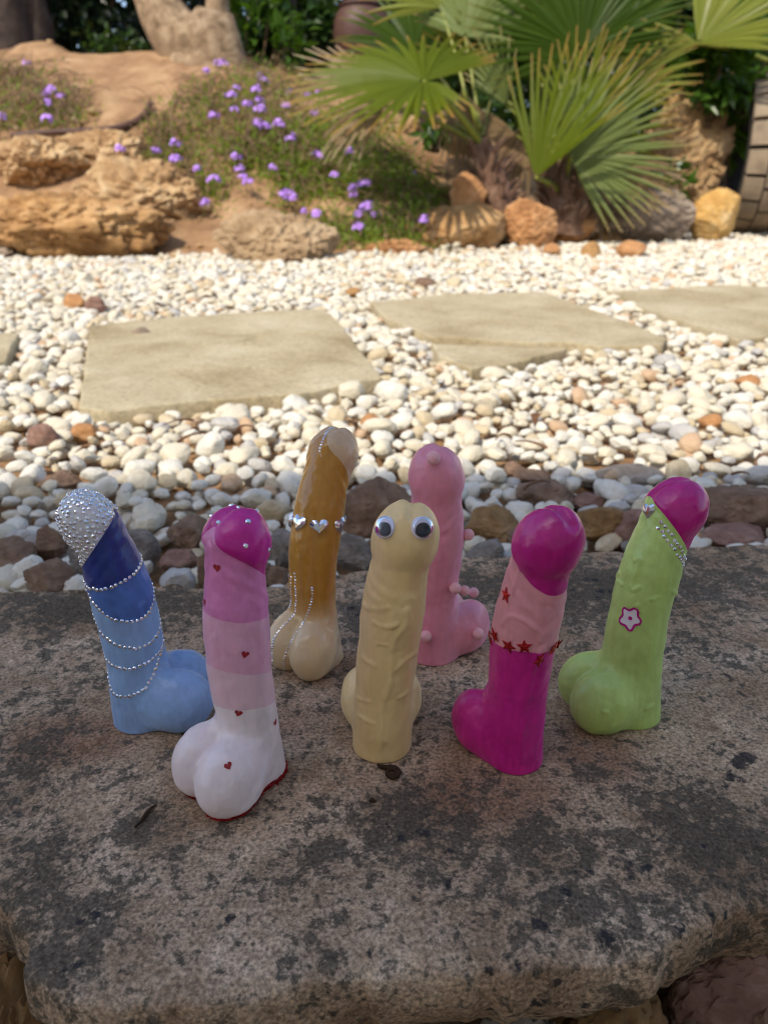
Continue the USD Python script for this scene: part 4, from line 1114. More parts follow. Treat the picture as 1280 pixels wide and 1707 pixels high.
cq = np.random.default_rng(515)
cl = []
for k in range(420):                                                # clods and stone chips lying on the bank and along its foot
    x = cq.uniform(-2.6, 2.4)
    y = float(bed_edge(x)) + (cq.gamma(1.2, .5) if k % 3 else cq.normal(.02, .07))
    r = cq.lognormal(math.log(.016), .5)
    v, f = rock_mesh((2 * r, 1.6 * r, 1.2 * r), 2000 + k, 2, 6, .15, cq.uniform(0, 6), .35)
    cl.append((v + [x, y, float(ground_z(x, y)) + .2 * r], f))
tag(obj('bank_rubble', join(cl), 'rock_sand', smooth=40), 'scattered clods and stone chips on the sandy bank', 'rubble', kind='stuff')

# ---------------------------------------------------------------- old tyre standing at the right edge
plain_look('tyre_rubber', (.27, .21, .145), .85, .25, noise=.3, scale=14, bump=.3, dist=.002)
plain_look('tyre_dark', (.035, .032, .030), .8, .3, noise=.3, scale=20)
c = at_y(1278, 256, 4.75)
t = thing('old_tyre', 'dusty old tyre with blocky tread standing at the right edge', 'tyre', c, 0)
Rt, Wt = .40, .30
prof = [(-.5, .68), (-.52, .85), (-.46, .96), (-.3, 1.0), (.3, 1.0), (.46, .96), (.52, .85), (.5, .68), (.35, .64), (-.35, .64)]
n = 56
vv, ff = [], []
for i in range(n):
    th = 2 * np.pi * i / n
    for a, b in prof:
        vv.append((a * Wt, b * Rt * .95 * math.cos(th), b * Rt * .95 * math.sin(th)))
m = len(prof)
for i in range(n):
    for j in range(m):
        a, b = i * m + j, i * m + (j + 1) % m
        a2, b2 = ((i + 1) % n) * m + j, ((i + 1) % n) * m + (j + 1) % m
        ff += [(a, b, b2), (a, b2, a2)]
yawt = math.radians(-14)
rotm = np.array([[math.cos(yawt), -math.sin(yawt), 0], [math.sin(yawt), math.cos(yawt), 0], [0, 0, 1]])
body = trimesh.Trimesh(np.array(vv), np.array(ff), process=False); body.fix_normals()
obj('carcass', (np.array(body.vertices) @ rotm.T, np.array(body.faces)), 'tyre_dark', t, smooth=40)
nb = 18
for i in range(nb):
    for s, (w0, w1) in enumerate(((-.50, -.19), (-.16, .16), (.19, .50))):
        th0 = 2 * np.pi * (i + .5 * (s % 2)) / nb
        th1 = th0 + 2 * np.pi / nb * .84
        q = np.linspace(th0, th1, 4)
        a = []
        for u in q:
            for w in (w0, w1):
                edge = .955 if abs(w) > .45 else 1.0
                for rad in (.90, edge + .045):
                    a.append((w * Wt * 1.02, rad * Rt * .98 * math.cos(u), rad * Rt * .98 * math.sin(u)))
        hull = trimesh.convex.convex_hull(np.array(a))
        obj('tread_block', (np.array(hull.vertices) @ rotm.T, np.array(hull.faces)), 'tyre_rubber', t)

# ---------------------------------------------------------------- lidded jar, drip pipe
plain_look('jar_clay', (.085, .042, .032), .55, .4, noise=.2, scale=30)
plain_look('pipe_brown', (.10, .05, .035), .6, .4, noise=.3, scale=30)
c = at_y(603, 110, 6.0)
t = thing('clay_jar', 'dark brown round lidded clay jar behind the left palm fan', 'jar', c)
R = px_size(48, c)
def lathe(p, sides=32):
    return tube(np.array([[0, 0, z * R] for r, z in p]) + [[0, 0, 1e-5 * i] for i in range(len(p))], np.array([max(r, .004) * R for r, z in p]), sides)
obj('body', lathe([(.55, -.2), (.75, .1), (.95, .6), (1.0, 1.0), (.96, 1.3), (.85, 1.55), (.72, 1.7), (.7, 1.74)]), 'jar_clay', t, smooth=40)
obj('lid', lathe([(.78, 1.75), (.78, 1.80), (.6, 1.9), (.3, 1.98), (.14, 2.0), (.13, 2.06), (.2, 2.12), (.2, 2.2), (.1, 2.26)]), 'jar_clay', t, smooth=40)
px = [(20, 226, 4.35), (70, 221, 4.35), (130, 218, 4.38), (195, 212, 4.42), (228, 200, 4.5), (246, 182, 4.6), (250, 172, 4.66)]
tag(obj('drip_pipe', tube(bend([at_y(*p) for p in px], 40), .016, 8), 'pipe_brown', smooth=True), 'brown irrigation pipe curving along the earth bank on the left', 'pipe')

# ---------------------------------------------------------------- leaves and bark
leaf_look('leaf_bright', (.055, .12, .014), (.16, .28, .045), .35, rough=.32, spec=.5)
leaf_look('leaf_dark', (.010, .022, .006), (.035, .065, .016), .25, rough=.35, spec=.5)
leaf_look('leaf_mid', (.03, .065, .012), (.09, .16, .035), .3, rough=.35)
leaf_look('leaf_mat', (.19, .27, .04), (.40, .50, .11), .5)
leaf_look('leaf_straw', (.28, .20, .10), (.50, .38, .21), .3)
leaf_look('palm_green', (.12, .16, .008), (.27, .30, .03), .45, scale=3, rough=.5, spec=.25, tip=(.46, .27, .075))
leaf_look('palm_deep', (.05, .095, .008), (.14, .20, .022), .45, scale=3, rough=.5, spec=.25, tip=(.24, .22, .05))
leaf_look('palm_pale', (.20, .25, .08), (.36, .40, .17), .4, scale=3, rough=.5, tip=(.48, .36, .16))
leaf_look('palm_yellow', (.22, .25, .04), (.36, .36, .07), .4, scale=3, rough=.4, tip=(.42, .25, .08))
leaf_look('palm_dry', (.25, .17, .085), (.45, .34, .20), .25, scale=3, rough=.6, tip=(.5, .4, .26))
plain_look('petiole_green', (.22, .24, .035), .4, .4, noise=.2, scale=20)
plain_look('flower_violet', (.50, .27, .80), .6, .3, noise=.25, scale=120)
plain_look('stem_green', (.10, .11, .03), .6, .3, noise=.2, scale=60)
plain_look('stem_brown', (.16, .10, .06), .8, .2, noise=.3, scale=60)
stone_look('bark_pale', [(0.3, (.12, .075, .042)), (0.5, (.27, .185, .11)), (0.7, (.42, .315, .20))], scale=14, speck=50, bump=.8, dist=.012, coord='position')
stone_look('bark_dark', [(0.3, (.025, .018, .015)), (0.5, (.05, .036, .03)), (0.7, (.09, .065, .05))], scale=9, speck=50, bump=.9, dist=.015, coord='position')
stone_look('bark_palm', [(0.3, (.09, .048, .03)), (0.5, (.19, .11, .075)), (0.7, (.33, .22, .16))], scale=14, speck=60, bump=.9, dist=.012, coord='position')

def bush(name, label, cat, c, r, n, ls, look, seed, stems=6, up=.35, fill=.45, group=None, floor=None):
    """leaves spread through a lumpy crown, on a few stems"""
    q = np.random.default_rng(seed)
    c, r = np.asarray(c, float), np.asarray(r, float)
    t = thing(name, label, cat, (c[0], c[1], c[2] - r[2]), group=group)
    o = np.array([c[0], c[1], c[2] - r[2]])
    lumps = unit(9, q) * q.uniform(.35, .8, (9, 1))
    d = unit(n, q)
    L = lumps[q.integers(0, 9, n)]
    p = L + d * (q.random((n, 1)) ** fill) * q.uniform(.3, .5, (n, 1))
    p = p * r
    if floor is not None:
        p = p[p[:, 2] + c[2] > floor]
    n = len(p)
    out = p / r; out /= np.linalg.norm(out, axis=1, keepdims=True)
    dirs = out * .8 + unit(n, q) * .8 + [0, 0, up * .3]
    nor = unit(n, q) * .55 + [0, 0, .8] + out * .5
    obj('foliage', leaves(p + [0, 0, r[2]], dirs, nor, q.uniform(.7, 1.25, n) * ls, q.uniform(.42, .62, n) * ls), look, t, kind='stuff')
    for k in range(stems):
        e = lumps[k % 9] * r * .9 + [0, 0, r[2]]
        s0 = np.array([q.normal(0, .12) * r[0], q.normal(0, .12) * r[1], -.05])
        obj('stem', tube(bend([s0, (s0 + e) / 2 + unit(1, q)[0] * .06 * r[2], e], 8), np.linspace(.012, .004, 8) * max(1, r[2] / .4), 5), 'stem_brown', t, smooth=True)
    return t

# trees: fork trunk, dark trunk, thin trunk, with their crowns above the frame
def tree(label, look, limbs, crown, seed, leafs='leaf_mid', n=2600, ls=.10):
    base = np.asarray(limbs[0][0][0], float)
    t = thing('tree', label, 'tree', base)
    for k, (pts, rad) in enumerate(limbs):
        m = bend(pts, 22)
        v, f = tube(m, np.interp(np.linspace(0, 1, 22), np.r_[0, np.cumsum(np.linalg.norm(np.diff(np.asarray(pts), axis=0), axis=1))] / np.linalg.norm(np.diff(np.asarray(pts), axis=0), axis=1).sum(), rad), 18)
        nz = (meshkit.fbm(v * 9, 4, seed + k) - .5) + .5 * (meshkit.fbm(v * [40, 40, 9], 3, seed) - .5)
        v = v + (v - np.repeat(np.vstack([m, m[:1], m[-1:]]), [18] * 22 + [1, 1], axis=0)[:len(v)]) * (nz * .35)[:, None]
        obj('trunk' if k == 0 else 'limb', (v - base, f), look, t, smooth=True)
    q = np.random.default_rng(seed)
    P = []
    for (c, r) in crown:
        nn = int(n / len(crown))
        lumps = unit(10, q) * q.uniform(.4, .85, (10, 1))
        p = lumps[q.integers(0, 10, nn)] + unit(nn, q) * q.uniform(.1, .42, (nn, 1))
        P.append(p * r + c)
    P = np.vstack(P)
    obj('crown', leaves(P - base, unit(len(P), q), unit(len(P), q) + [0, 0, 1.2], q.uniform(.7, 1.3, len(P)) * ls * 1.6, q.uniform(.5, .8, len(P)) * ls * 1.3), leafs, t, kind='stuff')
T = lambda px, py, y: at_y(px, py, y)
g0 = T(318, 118, 5.45)
g0[2] = float(ground_z(g0[0], g0[1]))
tree('pale barked tree forking just above the earth bank', 'bark_pale',
     [([g0 - [0, 0, .3], g0 + [0, 0, .04], T(304, 72, 5.45), T(284, 42, 5.46), T(262, 4, 5.5), T(236, -60, 5.55), T(190, -200, 5.7), T(150, -420, 5.9)], [.27, .215, .185, .15, .135, .13, .12, .09]),
      ([T(345, 125, 5.52), T(352, 88, 5.52), T(360, 48, 5.53), T(362, 0, 5.55), T(366, -60, 5.6), T(380, -200, 5.8), T(430, -420, 6.0)], [.16, .11, .08, .07, .07, .065, .05]),
      ([T(322, 92, 5.42), T(332, 68, 5.34), T(326, 48, 5.32), T(334, 34, 5.31), T(332, 22, 5.31)], [.07, .045, .04, .03, .012]), ([T(340, 84, 5.40), T(352, 68, 5.34), T(349, 58, 5.30)], [.05, .04, .016])],
     [((-1.9, 6.3, 3.7), (1.5, 1.1, .8)), ((-.4, 6.5, 3.9), (1.4, 1.1, .8))], 51)
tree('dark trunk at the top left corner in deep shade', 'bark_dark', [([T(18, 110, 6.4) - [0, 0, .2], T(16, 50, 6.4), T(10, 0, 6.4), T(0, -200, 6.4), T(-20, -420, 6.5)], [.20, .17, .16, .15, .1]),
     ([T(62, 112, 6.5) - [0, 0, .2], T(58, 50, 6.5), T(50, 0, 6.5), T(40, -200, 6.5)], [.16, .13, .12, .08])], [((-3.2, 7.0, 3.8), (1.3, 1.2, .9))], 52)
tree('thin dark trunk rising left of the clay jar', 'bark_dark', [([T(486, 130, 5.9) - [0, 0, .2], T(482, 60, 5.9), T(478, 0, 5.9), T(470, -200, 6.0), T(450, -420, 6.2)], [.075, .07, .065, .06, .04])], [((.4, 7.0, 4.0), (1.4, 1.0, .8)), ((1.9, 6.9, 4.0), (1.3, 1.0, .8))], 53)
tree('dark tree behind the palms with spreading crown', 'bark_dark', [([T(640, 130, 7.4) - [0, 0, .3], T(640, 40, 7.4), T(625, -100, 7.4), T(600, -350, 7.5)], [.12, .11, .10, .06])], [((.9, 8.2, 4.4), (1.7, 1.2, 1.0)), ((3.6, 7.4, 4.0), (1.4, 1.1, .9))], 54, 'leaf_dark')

# hedge and shrubs
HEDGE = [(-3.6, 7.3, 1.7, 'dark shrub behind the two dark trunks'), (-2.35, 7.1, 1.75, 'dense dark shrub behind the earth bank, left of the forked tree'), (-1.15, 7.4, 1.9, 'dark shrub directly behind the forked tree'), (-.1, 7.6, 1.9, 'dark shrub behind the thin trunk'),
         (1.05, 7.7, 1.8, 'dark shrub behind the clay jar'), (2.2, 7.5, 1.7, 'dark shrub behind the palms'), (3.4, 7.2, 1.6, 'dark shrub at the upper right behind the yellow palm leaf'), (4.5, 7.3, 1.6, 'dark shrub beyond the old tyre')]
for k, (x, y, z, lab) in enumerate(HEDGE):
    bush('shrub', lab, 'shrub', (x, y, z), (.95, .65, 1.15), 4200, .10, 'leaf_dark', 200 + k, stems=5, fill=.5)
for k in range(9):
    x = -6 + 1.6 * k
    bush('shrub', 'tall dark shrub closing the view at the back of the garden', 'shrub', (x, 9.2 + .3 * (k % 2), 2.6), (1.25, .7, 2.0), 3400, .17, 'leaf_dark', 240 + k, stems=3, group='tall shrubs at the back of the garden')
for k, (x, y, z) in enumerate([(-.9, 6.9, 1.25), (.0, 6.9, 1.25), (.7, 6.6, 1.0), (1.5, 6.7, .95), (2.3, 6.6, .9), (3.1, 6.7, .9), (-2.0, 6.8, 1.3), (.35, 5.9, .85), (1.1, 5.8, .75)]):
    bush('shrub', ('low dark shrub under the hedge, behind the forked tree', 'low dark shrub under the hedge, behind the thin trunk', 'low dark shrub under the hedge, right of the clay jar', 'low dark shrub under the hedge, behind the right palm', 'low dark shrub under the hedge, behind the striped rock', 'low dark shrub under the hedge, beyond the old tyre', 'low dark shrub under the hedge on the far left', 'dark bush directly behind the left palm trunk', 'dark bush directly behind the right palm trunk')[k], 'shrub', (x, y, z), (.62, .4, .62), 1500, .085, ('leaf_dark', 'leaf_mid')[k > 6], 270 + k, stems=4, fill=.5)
c = T(150, 80, 6.3); bush('shrub', 'sunlit low greenery at the foot of the dark shrub on the left', 'shrub', c + [0.1, .2, -.12], (.55, .25, .28), 900, .07, 'leaf_mid', 301)
c = T(420, 85, 5.75); bush('shrub', 'bright green broad leaved shrub right of the forked tree', 'shrub', c, (.34, .25, .42), 620, .10, 'leaf_bright', 302)
c = T(455, 35, 6.1); bush('shrub', 'mid green shrub rising behind the bright broad leaved one', 'shrub', c, (.45, .25, .45), 900, .09, 'leaf_mid', 303)
c = T(1175, 110, 5.0); bush('shrub', 'leafy shrub above the tall striped rock', 'shrub', c + [.1, 0, 0], (.42, .25, .36), 520, .10, 'leaf_bright', 304)
c = T(1195, 120, 4.72); bush('shrub', 'sunlit broad leaved shrub between the yellow palm leaf and the striped rock', 'shrub', c, (.24, .18, .22), 420, .10, 'leaf_bright', 310)
c = T(1240, 60, 5.5); bush('shrub', 'mid green shrub behind the old tyre', 'shrub', c + [.1, 0, 0], (.5, .3, .5), 900, .09, 'leaf_mid', 305)
c = T(1115, 300, 4.5); bush('seedling', 'small glossy green plant behind the grey brown boulder', 'plant', c, (.13, .09, .10), 46, .11, 'leaf_bright', 306, stems=3)
c = T(1215, 205, 5.0); bush('seedling', 'few broad leaves hanging beside the old tyre', 'plant', c, (.12, .08, .20), 60, .14, 'leaf_bright', 307, stems=3)
c = T(725, 205, 4.5); bush('seedling', 'small green plant below the left palm fan', 'plant', c, (.12, .08, .09), 60, .08, 'leaf_bright', 308, stems=3)
c = T(985, 345, 4.25); bush('seedling', 'small green weeds at the foot of the right palm', 'plant', c, (.12, .08, .07), 60, .05, 'leaf_mid', 309, stems=3)

# ---------------------------------------------------------------- fan palms
def blade(hub, d, nrm, length, width, droop, pleat, seed, split=.36):
    """one leaf segment: folded strip from the hub, free and tapering beyond the split"""
    q = np.random.default_rng(seed)
    d = d / np.linalg.norm(d); nrm = nrm + np.cross(d, nrm) * q.normal(0, .28); nrm = nrm - d * (nrm @ d); nrm /= np.linalg.norm(nrm); s = np.cross(nrm, d)
    ts = np.array([0.03, .15, .3, .45, .6, .75, .88, 1.0])
    v, tip = [], []
    for t in ts:
        w = width * (t / split if t < split else max(.03, 1 - ((t - split) / (1 - split)) ** 1.4)) * .5 + .0015
        p = hub + d * length * t - np.array([0, 0, 1]) * droop * length * t ** 2.5 + nrm * .02 * length * math.sin(t * 3)
        v += [p - s * w, p + nrm * w * pleat, p + s * w]
        tip += [max(0, (t - .72) / .28) ** 1.5] * 3
    f = []
    for i in range(len(ts) - 1):
        a = 3 * i
        f += [(a, a + 1, a + 4), (a, a + 4, a + 3), (a + 1, a + 2, a + 5), (a + 1, a + 5, a + 4)]
    return np.array(v), np.array(f), np.array(tip)

def frond(palm, origin, hub, toward, nrm, length, spread, n, look, seed, droop=.12, pleat=.85, cup=0.0, root=None, separate=False, width_k=.9, petiole='petiole_green', pr=.012, jit=.05, lens=(1, .62)):
    q = np.random.default_rng(seed)
    ax = np.asarray(toward, float) - hub; ax /= np.linalg.norm(ax)
    nrm = np.asarray(nrm, float); nrm = nrm - ax * (nrm @ ax); nrm /= np.linalg.norm(nrm)
    side = np.cross(nrm, ax)
    th = np.radians(np.linspace(-spread, spread, n))
    base, parts = None, []
    w = 2 * math.radians(spread) / n * length * .5 * 1.12 * width_k
    for k, a in enumerate(th):
        a += q.normal(0, .012)
        d = ax * math.cos(a) + side * math.sin(a) + nrm * cup * (a / math.radians(spread)) ** 2
        nn = nrm - side * math.sin(a) * cup * 1.2 + ax * 0
        L = length * (lens[0] - (lens[0] - lens[1]) * (abs(a) / math.radians(spread)) ** 2) * q.uniform(.93, 1.04)
        parts.append(blade(hub, d + unit(1, q)[0] * jit * .4, nn, L, w, droop * q.uniform(.5, 1.6), pleat, seed * 100 + k))
    if root is not None:
        base = obj('frond', tube(bend([np.asarray(root) - origin, (np.asarray(root) + hub) / 2 + [0, 0, .05 * np.linalg.norm(hub - root)] - origin, hub - origin], 12), np.linspace(pr * 1.5, pr * .7, 12), 6), petiole, palm, smooth=True)
    if separate and base is not None:
        for v, f, tip in parts:
            primvar(obj('leaf_blade', (v - origin, f), look, base), 'tip', tip)
    else:
        v, f = join([(a, b) for a, b, _ in parts])
        o = obj('leaf_blades' if base is not None else 'frond', (v - origin, f), look, base if base is not None else palm)
        primvar(o, 'tip', np.concatenate([x[2] for x in parts]))

def palm_trunk(palm, origin, pts, rad, seed):
    m = bend(pts, 20)
    v, f = tube(m, np.interp(np.linspace(0, 1, 20), np.linspace(0, 1, len(rad)), rad), 14)
    v = v + unit(len(v), np.random.default_rng(seed)) * .006
    obj('trunk', (v - origin, f), 'bark_palm', palm, smooth=50)
    q = np.random.default_rng(seed)
    fib = []
    for k in range(70):                                             # old leaf bases and fibres
        i = q.integers(1, 17)
        r = np.interp(i / 19, np.linspace(0, 1, len(rad)), rad)
        a = q.uniform(0, 2 * np.pi)
        out = np.array([math.cos(a), math.sin(a), 0])
        p = m[i] + out * r * .85
        L = q.uniform(.05, .13)
        fib.append(tube(bend([p, p + out * L * .35 + [0, 0, L * .5], p + out * L * .7 + [0, 0, L * .8]], 5), np.array([.017, .015, .012, .009, .004]) * q.uniform(.6, 1.1), 4))
    v, f = join(fib)
    obj('leaf_bases', (v - origin, f), 'bark_palm', palm, kind='stuff')

CAMDIR = lambda p: (EYE - p) / np.linalg.norm(EYE - p)
# left palm
oA = T(828, 352, 4.12); oA[2] -= .1
A = thing('fan_palm', 'left fan palm with broad sunlit leaf spread towards the left', 'palm', oA)
palm_trunk(A, oA, [oA, T(828, 330, 4.12), T(815, 285, 4.12), T(800, 235, 4.15)], [.085, .085, .065, .045], 61)
hub = T(706, 135, 3.80)
frond(A, oA, hub, hub + np.array([-.50, .16, .06]), np.array([-.04, -.50, .87]), .60, 142, 38, 'palm_green', 71, droop=.03, pleat=.95, cup=.06, root=T(800, 238, 4.12), separate=True, pr=.013, lens=(1.06, .58))
hub = T(640, 150, 4.15)
frond(A, oA, hub, T(500, 80, 4.35), np.array([-.1, -.5, .85]), .50, 36, 11, 'palm_dry', 72, droop=.02, root=T(795, 232, 4.18), pr=.006)
hub = T(735, 12, 4.5)
frond(A, oA, hub, T(728, -120, 4.6), CAMDIR(hub) + [0.2, 0, .2], .55, 95, 26, 'palm_yellow', 73, root=T(792, 232, 4.2), droop=.1, pr=.008)
hub = T(775, 60, 4.4)
frond(A, oA, hub, T(810, -40, 4.45), CAMDIR(hub) + [-.5, 0, 0], .5, 80, 22, 'palm_pale', 74, root=T(800, 225, 4.2), droop=.12, pr=.007)
hub = T(690, 85, 4.9)
frond(A, oA, hub, T(620, 40, 5.0), CAMDIR(hub) + [0, 0, .6], .5, 100, 24, 'palm_deep', 75, root=T(795, 225, 4.25), droop=.1, pr=.006, petiole='stem_green')
hub = T(770, 150, 4.22)
frond(A, oA, hub, T(790, 290, 4.2), CAMDIR(hub) + [.6, 0, 0], .45, 40, 14, 'palm_dry', 76, root=T(800, 215, 4.2), droop=.1)
hub = T(830, 120, 4.5)
frond(A, oA, hub, T(850, 20, 4.55), CAMDIR(hub) + [.5, 0, 0], .5, 75, 20, 'palm_deep', 77, root=T(805, 225, 4.2), droop=.1, pr=.006, petiole='stem_green')
hub = T(640, 175, 4.0)
frond(A, oA, hub, T(560, 215, 4.0), np.array([0, -.5, .8]), .34, 60, 12, 'palm_dry', 78, root=T(792, 238, 4.15), droop=.25, pr=.008)
# right palm
oB = T(945, 352, 4.2); oB[2] -= .1
B = thing('fan_palm', 'right fan palm with upright leaves and a pale shaded fan', 'palm', oB)
palm_trunk(B, oB, [oB, T(942, 330, 4.2), T(938, 300, 4.22), T(935, 275, 4.25)], [.11, .11, .09, .06], 62)
hub = T(968, 86, 4.25)
frond(B, oB, hub, T(955, -70, 4.3), CAMDIR(hub) + [.25, 0, .1], .62, 100, 34, 'palm_deep', 81, root=T(938, 280, 4.25), separate=True, droop=.05, lens=(1.1, .72))
hub = T(893, 296, 4.0)
frond(B, oB, hub, T(965, 145, 3.98), CAMDIR(hub) + [-.9, 0, .2], .66, 42, 18, 'palm_green', 82, root=T(932, 320, 4.15), separate=True, droop=.03, pleat=.7, cup=.25, lens=(1, .8))
hub = T(952, 262, 4.05)
frond(B, oB, hub, T(1075, 205, 4.0), CAMDIR(hub) + [.1, 0, .35], .52, 80, 30, 'palm_pale', 83, root=T(938, 315, 4.2), separate=True, droop=.04, pleat=.95, lens=(1.05, .8))
hub = T(955, 235, 4.15)
frond(B, oB, hub, T(1040, 110, 4.15), CAMDIR(hub) + [.2, 0, .5], .56, 62, 24, 'palm_green', 84, root=T(938, 300, 4.22), separate=True, droop=.06, lens=(1, .8))
hub = T(880, 60, 4.6)
frond(B, oB, hub, T(830, -60, 4.7), CAMDIR(hub) + [-.3, 0, .2], .55, 90, 24, 'palm_deep', 85, root=T(935, 275, 4.3), droop=.1)
hub = T(1045, 40, 4.8)
frond(B, oB, hub, T(1060, -80, 4.9), CAMDIR(hub) + [.2, 0, .4], .5, 90, 24, 'palm_deep', 86, root=T(945, 275, 4.3), droop=.1)
hub = T(1000, 310, 4.3)
frond(B, oB, hub, T(1040, 390, 4.2), np.array([.2, -.7, .5]), .32, 60, 12, 'palm_dry', 87, root=T(945, 300, 4.25), droop=.2, pr=.008)
hub = T(885, 200, 4.45)
frond(B, oB, hub, T(860, 330, 4.4), CAMDIR(hub) + [-.4, 0, 0], .45, 45, 14, 'palm_dry', 88, root=T(935, 280, 4.3), droop=.1)
for k, (h, e, ry, nv, L, sp, lk_) in enumerate([((845, 175, 4.3), (800, 60, 4.3), 4.25, [-.6, 0, .2], .42, 34, 'palm_pale'), ((905, 120, 4.45), (920, 0, 4.5), 4.3, [.7, 0, 0], .5, 50, 'palm_green'), ((1035, 150, 4.4), (1140, 60, 4.45), 4.3, [.1, 0, .8], .45, 60, 'palm_yellow'),
        ((860, 225, 4.3), (770, 200, 4.25), 4.25, [0, 0, .6], .36, 26, 'palm_dry'), ((1010, 270, 4.1), (1090, 300, 4.05), 4.2, [0, 0, .9], .42, 40, 'palm_dry'), ((800, 120, 4.6), (770, 20, 4.6), 4.3, [.3, 0, .3], .45, 70, 'palm_yellow')]):
    hub = T(*h)
    frond(B, oB, hub, T(*e), CAMDIR(hub) + nv, L, sp, max(8, sp // 3), lk_, 95 + k, droop=.08, root=T(938, 295, ry), pr=.006, width_k=.8)
# third palm, mostly outside the frame
oC = T(1420, 330, 4.9); oC[2] -= .1
Cp = thing('fan_palm', 'palm outside the right edge reaching in with one yellow leaf', 'palm', oC)
palm_trunk(Cp, oC, [oC, oC + [0, 0, .25], oC + [-.02, 0, .5]], [.10, .09, .06], 63)
hub = T(1163, 72, 4.5)
frond(Cp, oC, hub, T(1270, -28, 4.45), CAMDIR(hub) + [-.1, 0, .7], .64, 56, 20, 'palm_yellow', 91, root=T(1400, 170, 4.85), separate=True, droop=.03, lens=(1.05, .75))
frond(Cp, oC, hub + [0, -.01, 0], T(1040, 62, 4.5), CAMDIR(hub) + [0, 0, .8], .45, 24, 5, 'palm_yellow', 92, droop=.03, width_k=.5, lens=(1, .8))

# ---------------------------------------------------------------- trailing plants with violet flower heads
def to_bank(px, py):
    d = ray(px, py)
    ts = np.linspace(3.0, 9.0, 1500)
    P = EYE + d * ts[:, None]
    below = np.nonzero(P[:, 2] < ground_z(P[:, 0], P[:, 1]))[0]
    return P[below[0]] if len(below) else P[-1]
PLANTS = {
    'flower mat sprawling down the bank with most of the violet flowers': dict(poly=[(330, 300), (420, 250), (560, 190), (640, 230), (690, 290), (742, 330), (735, 392), (660, 405), (600, 415), (540, 410), (430, 360), (340, 340)], n=9000, straw=1000,
        fl=[(343, 337), (357, 298), (330, 279), (394, 259), (400, 279), (405, 292), (414, 302), (454, 278), (530, 257), (583, 250), (559, 290), (470, 322), (481, 318), (490, 327), (507, 351), (527, 355), (588, 312), (608, 305), (589, 322), (614, 340), (602, 355), (625, 358), (598, 378), (690, 288), (707, 365), (485, 228), (609, 345), (480, 328)]),
    'sparse brownish flower mat below the forked tree': dict(poly=[(250, 200), (330, 160), (420, 110), (520, 150), (580, 190), (480, 250), (380, 260), (300, 290), (240, 280)], n=2600, straw=1500,
        fl=[(345, 97), (372, 104), (344, 116), (434, 122), (438, 133), (394, 144), (385, 157), (391, 181), (357, 191), (429, 167), (433, 180), (412, 171), (427, 148), (465, 205), (482, 151), (513, 160), (532, 155), (477, 174), (524, 187), (430, 205), (441, 210), (260, 249), (293, 238), (293, 264), (200, 246), (228, 314), (262, 298), (365, 104)]),
    'flowering mat at the left edge on top of the bank': dict(poly=[(-60, 130), (20, 120), (90, 150), (140, 170), (150, 210), (60, 225), (-60, 230)], n=1300, straw=500,
        fl=[(6, 62), (45, 103), (82, 152), (104, 158), (80, 170), (80, 197), (2, 195), (76, 156), (88, 150), (10, 66)])}
def flower_head(r, seed):
    q = np.random.default_rng(seed)
    out = []
    for k in range(13):
        d = unit(1, q)[0]; d[2] = abs(d[2]) * .9 + .1; d[1] -= .3; d /= np.linalg.norm(d)
        E = frame(d, q.uniform(0, 6))
        th = np.linspace(0, 2 * np.pi, 10, endpoint=False)
        rr = np.where(np.arange(10) % 2, .30, .52) * r
        o = np.c_[rr * np.cos(th), rr * np.sin(th), np.full(10, .06 * r)]
        v = np.vstack([o, [[0, 0, 0]]]) @ E.T + d * r * q.uniform(.7, 1.25)
        j = np.arange(10)
        out.append((v, np.c_[j, (j + 1) % 10, np.full(10, 10)]))
    return join(out)
q = np.random.default_rng(404)
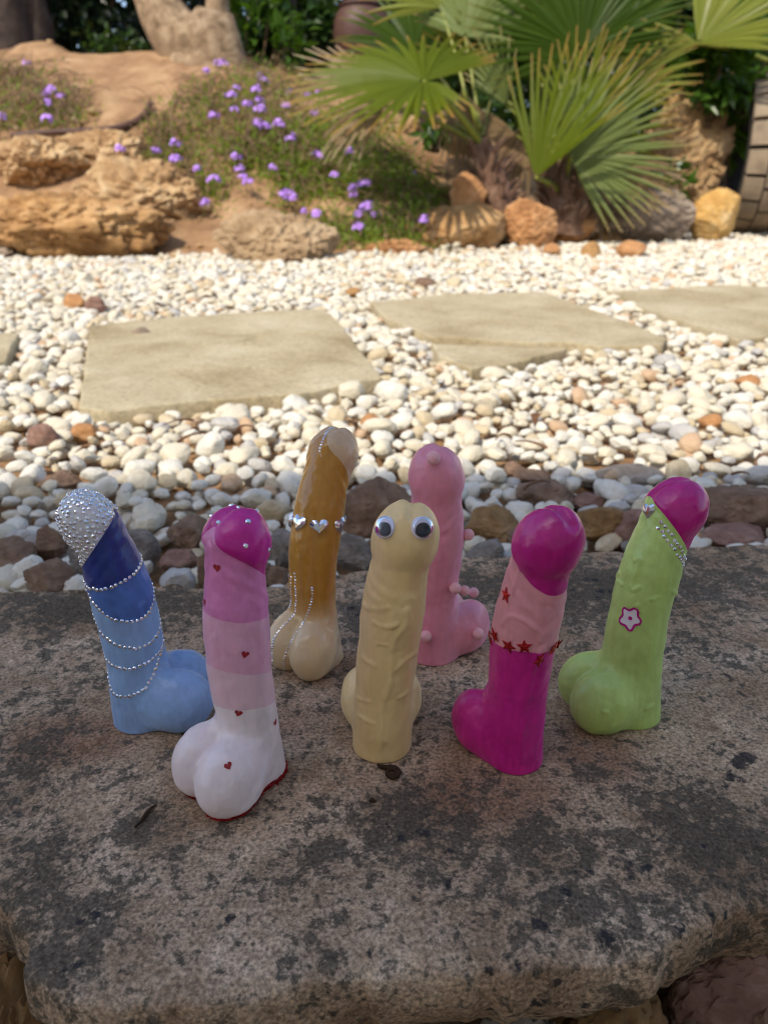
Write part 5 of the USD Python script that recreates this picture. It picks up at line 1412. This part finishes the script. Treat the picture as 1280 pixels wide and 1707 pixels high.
for k, (lab, d) in enumerate(PLANTS.items()):
    pl = Polygon(d['poly'])
    x0, y0, x1, y1 = pl.bounds
    o = to_bank((x0 + x1) / 2, (y0 + y1) / 2)
    t = thing('trailing_lantana', lab, 'flowering plant', o)
    pts = []
    while len(pts) < 700:
        p = (q.uniform(x0, x1), q.uniform(y0, y1))
        if pl.buffer(q.normal(0, 14)).contains(Point(p)):
            b = to_bank(*p)
            if meshkit.fbm(np.array([b * 3.2]), 3, 8)[0] > .47 - .1 * q.random(): pts.append(b)
    pts = np.array(pts)
    for nm, n, look, ls in (('foliage', d['n'], 'leaf_mat', .028), ('dry_foliage', d['straw'], 'leaf_straw', .030)):
        c = pts[q.integers(0, len(pts), n)] + q.normal(0, .045, (n, 3)) * [1, 1, 0]
        c[:, 2] = ground_z(c[:, 0], c[:, 1]) + q.gamma(2.0, .014, n)
        obj(nm, leaves(c - o, unit(n, q) + [0, 0, .5], unit(n, q) + [0, -.3, .8], q.uniform(.6, 1.4, n) * ls, q.uniform(.35, .6, n) * ls), look, t, kind='stuff')
    tw = []
    for p in pts[:220]:
        a = q.uniform(0, 6.28); L = q.uniform(.08, .25)
        e = p + [math.cos(a) * L, math.sin(a) * L, 0]; e[2] = float(ground_z(e[0], e[1])) + q.uniform(.03, .11)
        tw.append(tube(bend([p, (p + e) / 2 + [0, 0, .05], e], 5), .0022, 3))
    v, f = join(tw)
    obj('twigs', (v - o, f), 'stem_brown', t, kind='stuff')
    for i, (px, py) in enumerate(d['fl']):
        b = to_bank(px, py + 4)
        p = b + CAMDIR(b) * q.uniform(.10, .17)
        r = .025 * q.uniform(.8, 1.2)
        v, f = flower_head(r, 700 + i + 50 * k)
        fh = obj('flower_head', (v + p - o, f), 'flower_violet', t)
        g = p + [q.normal(0, .02), q.normal(0, .02), 0]; g[2] = float(ground_z(g[0], g[1]))
        obj('flower_stalk', tube(bend([g - o, (g + p) / 2 + [.008, 0, 0] - o, p - o], 6), .0016, 4), 'stem_green', fh)
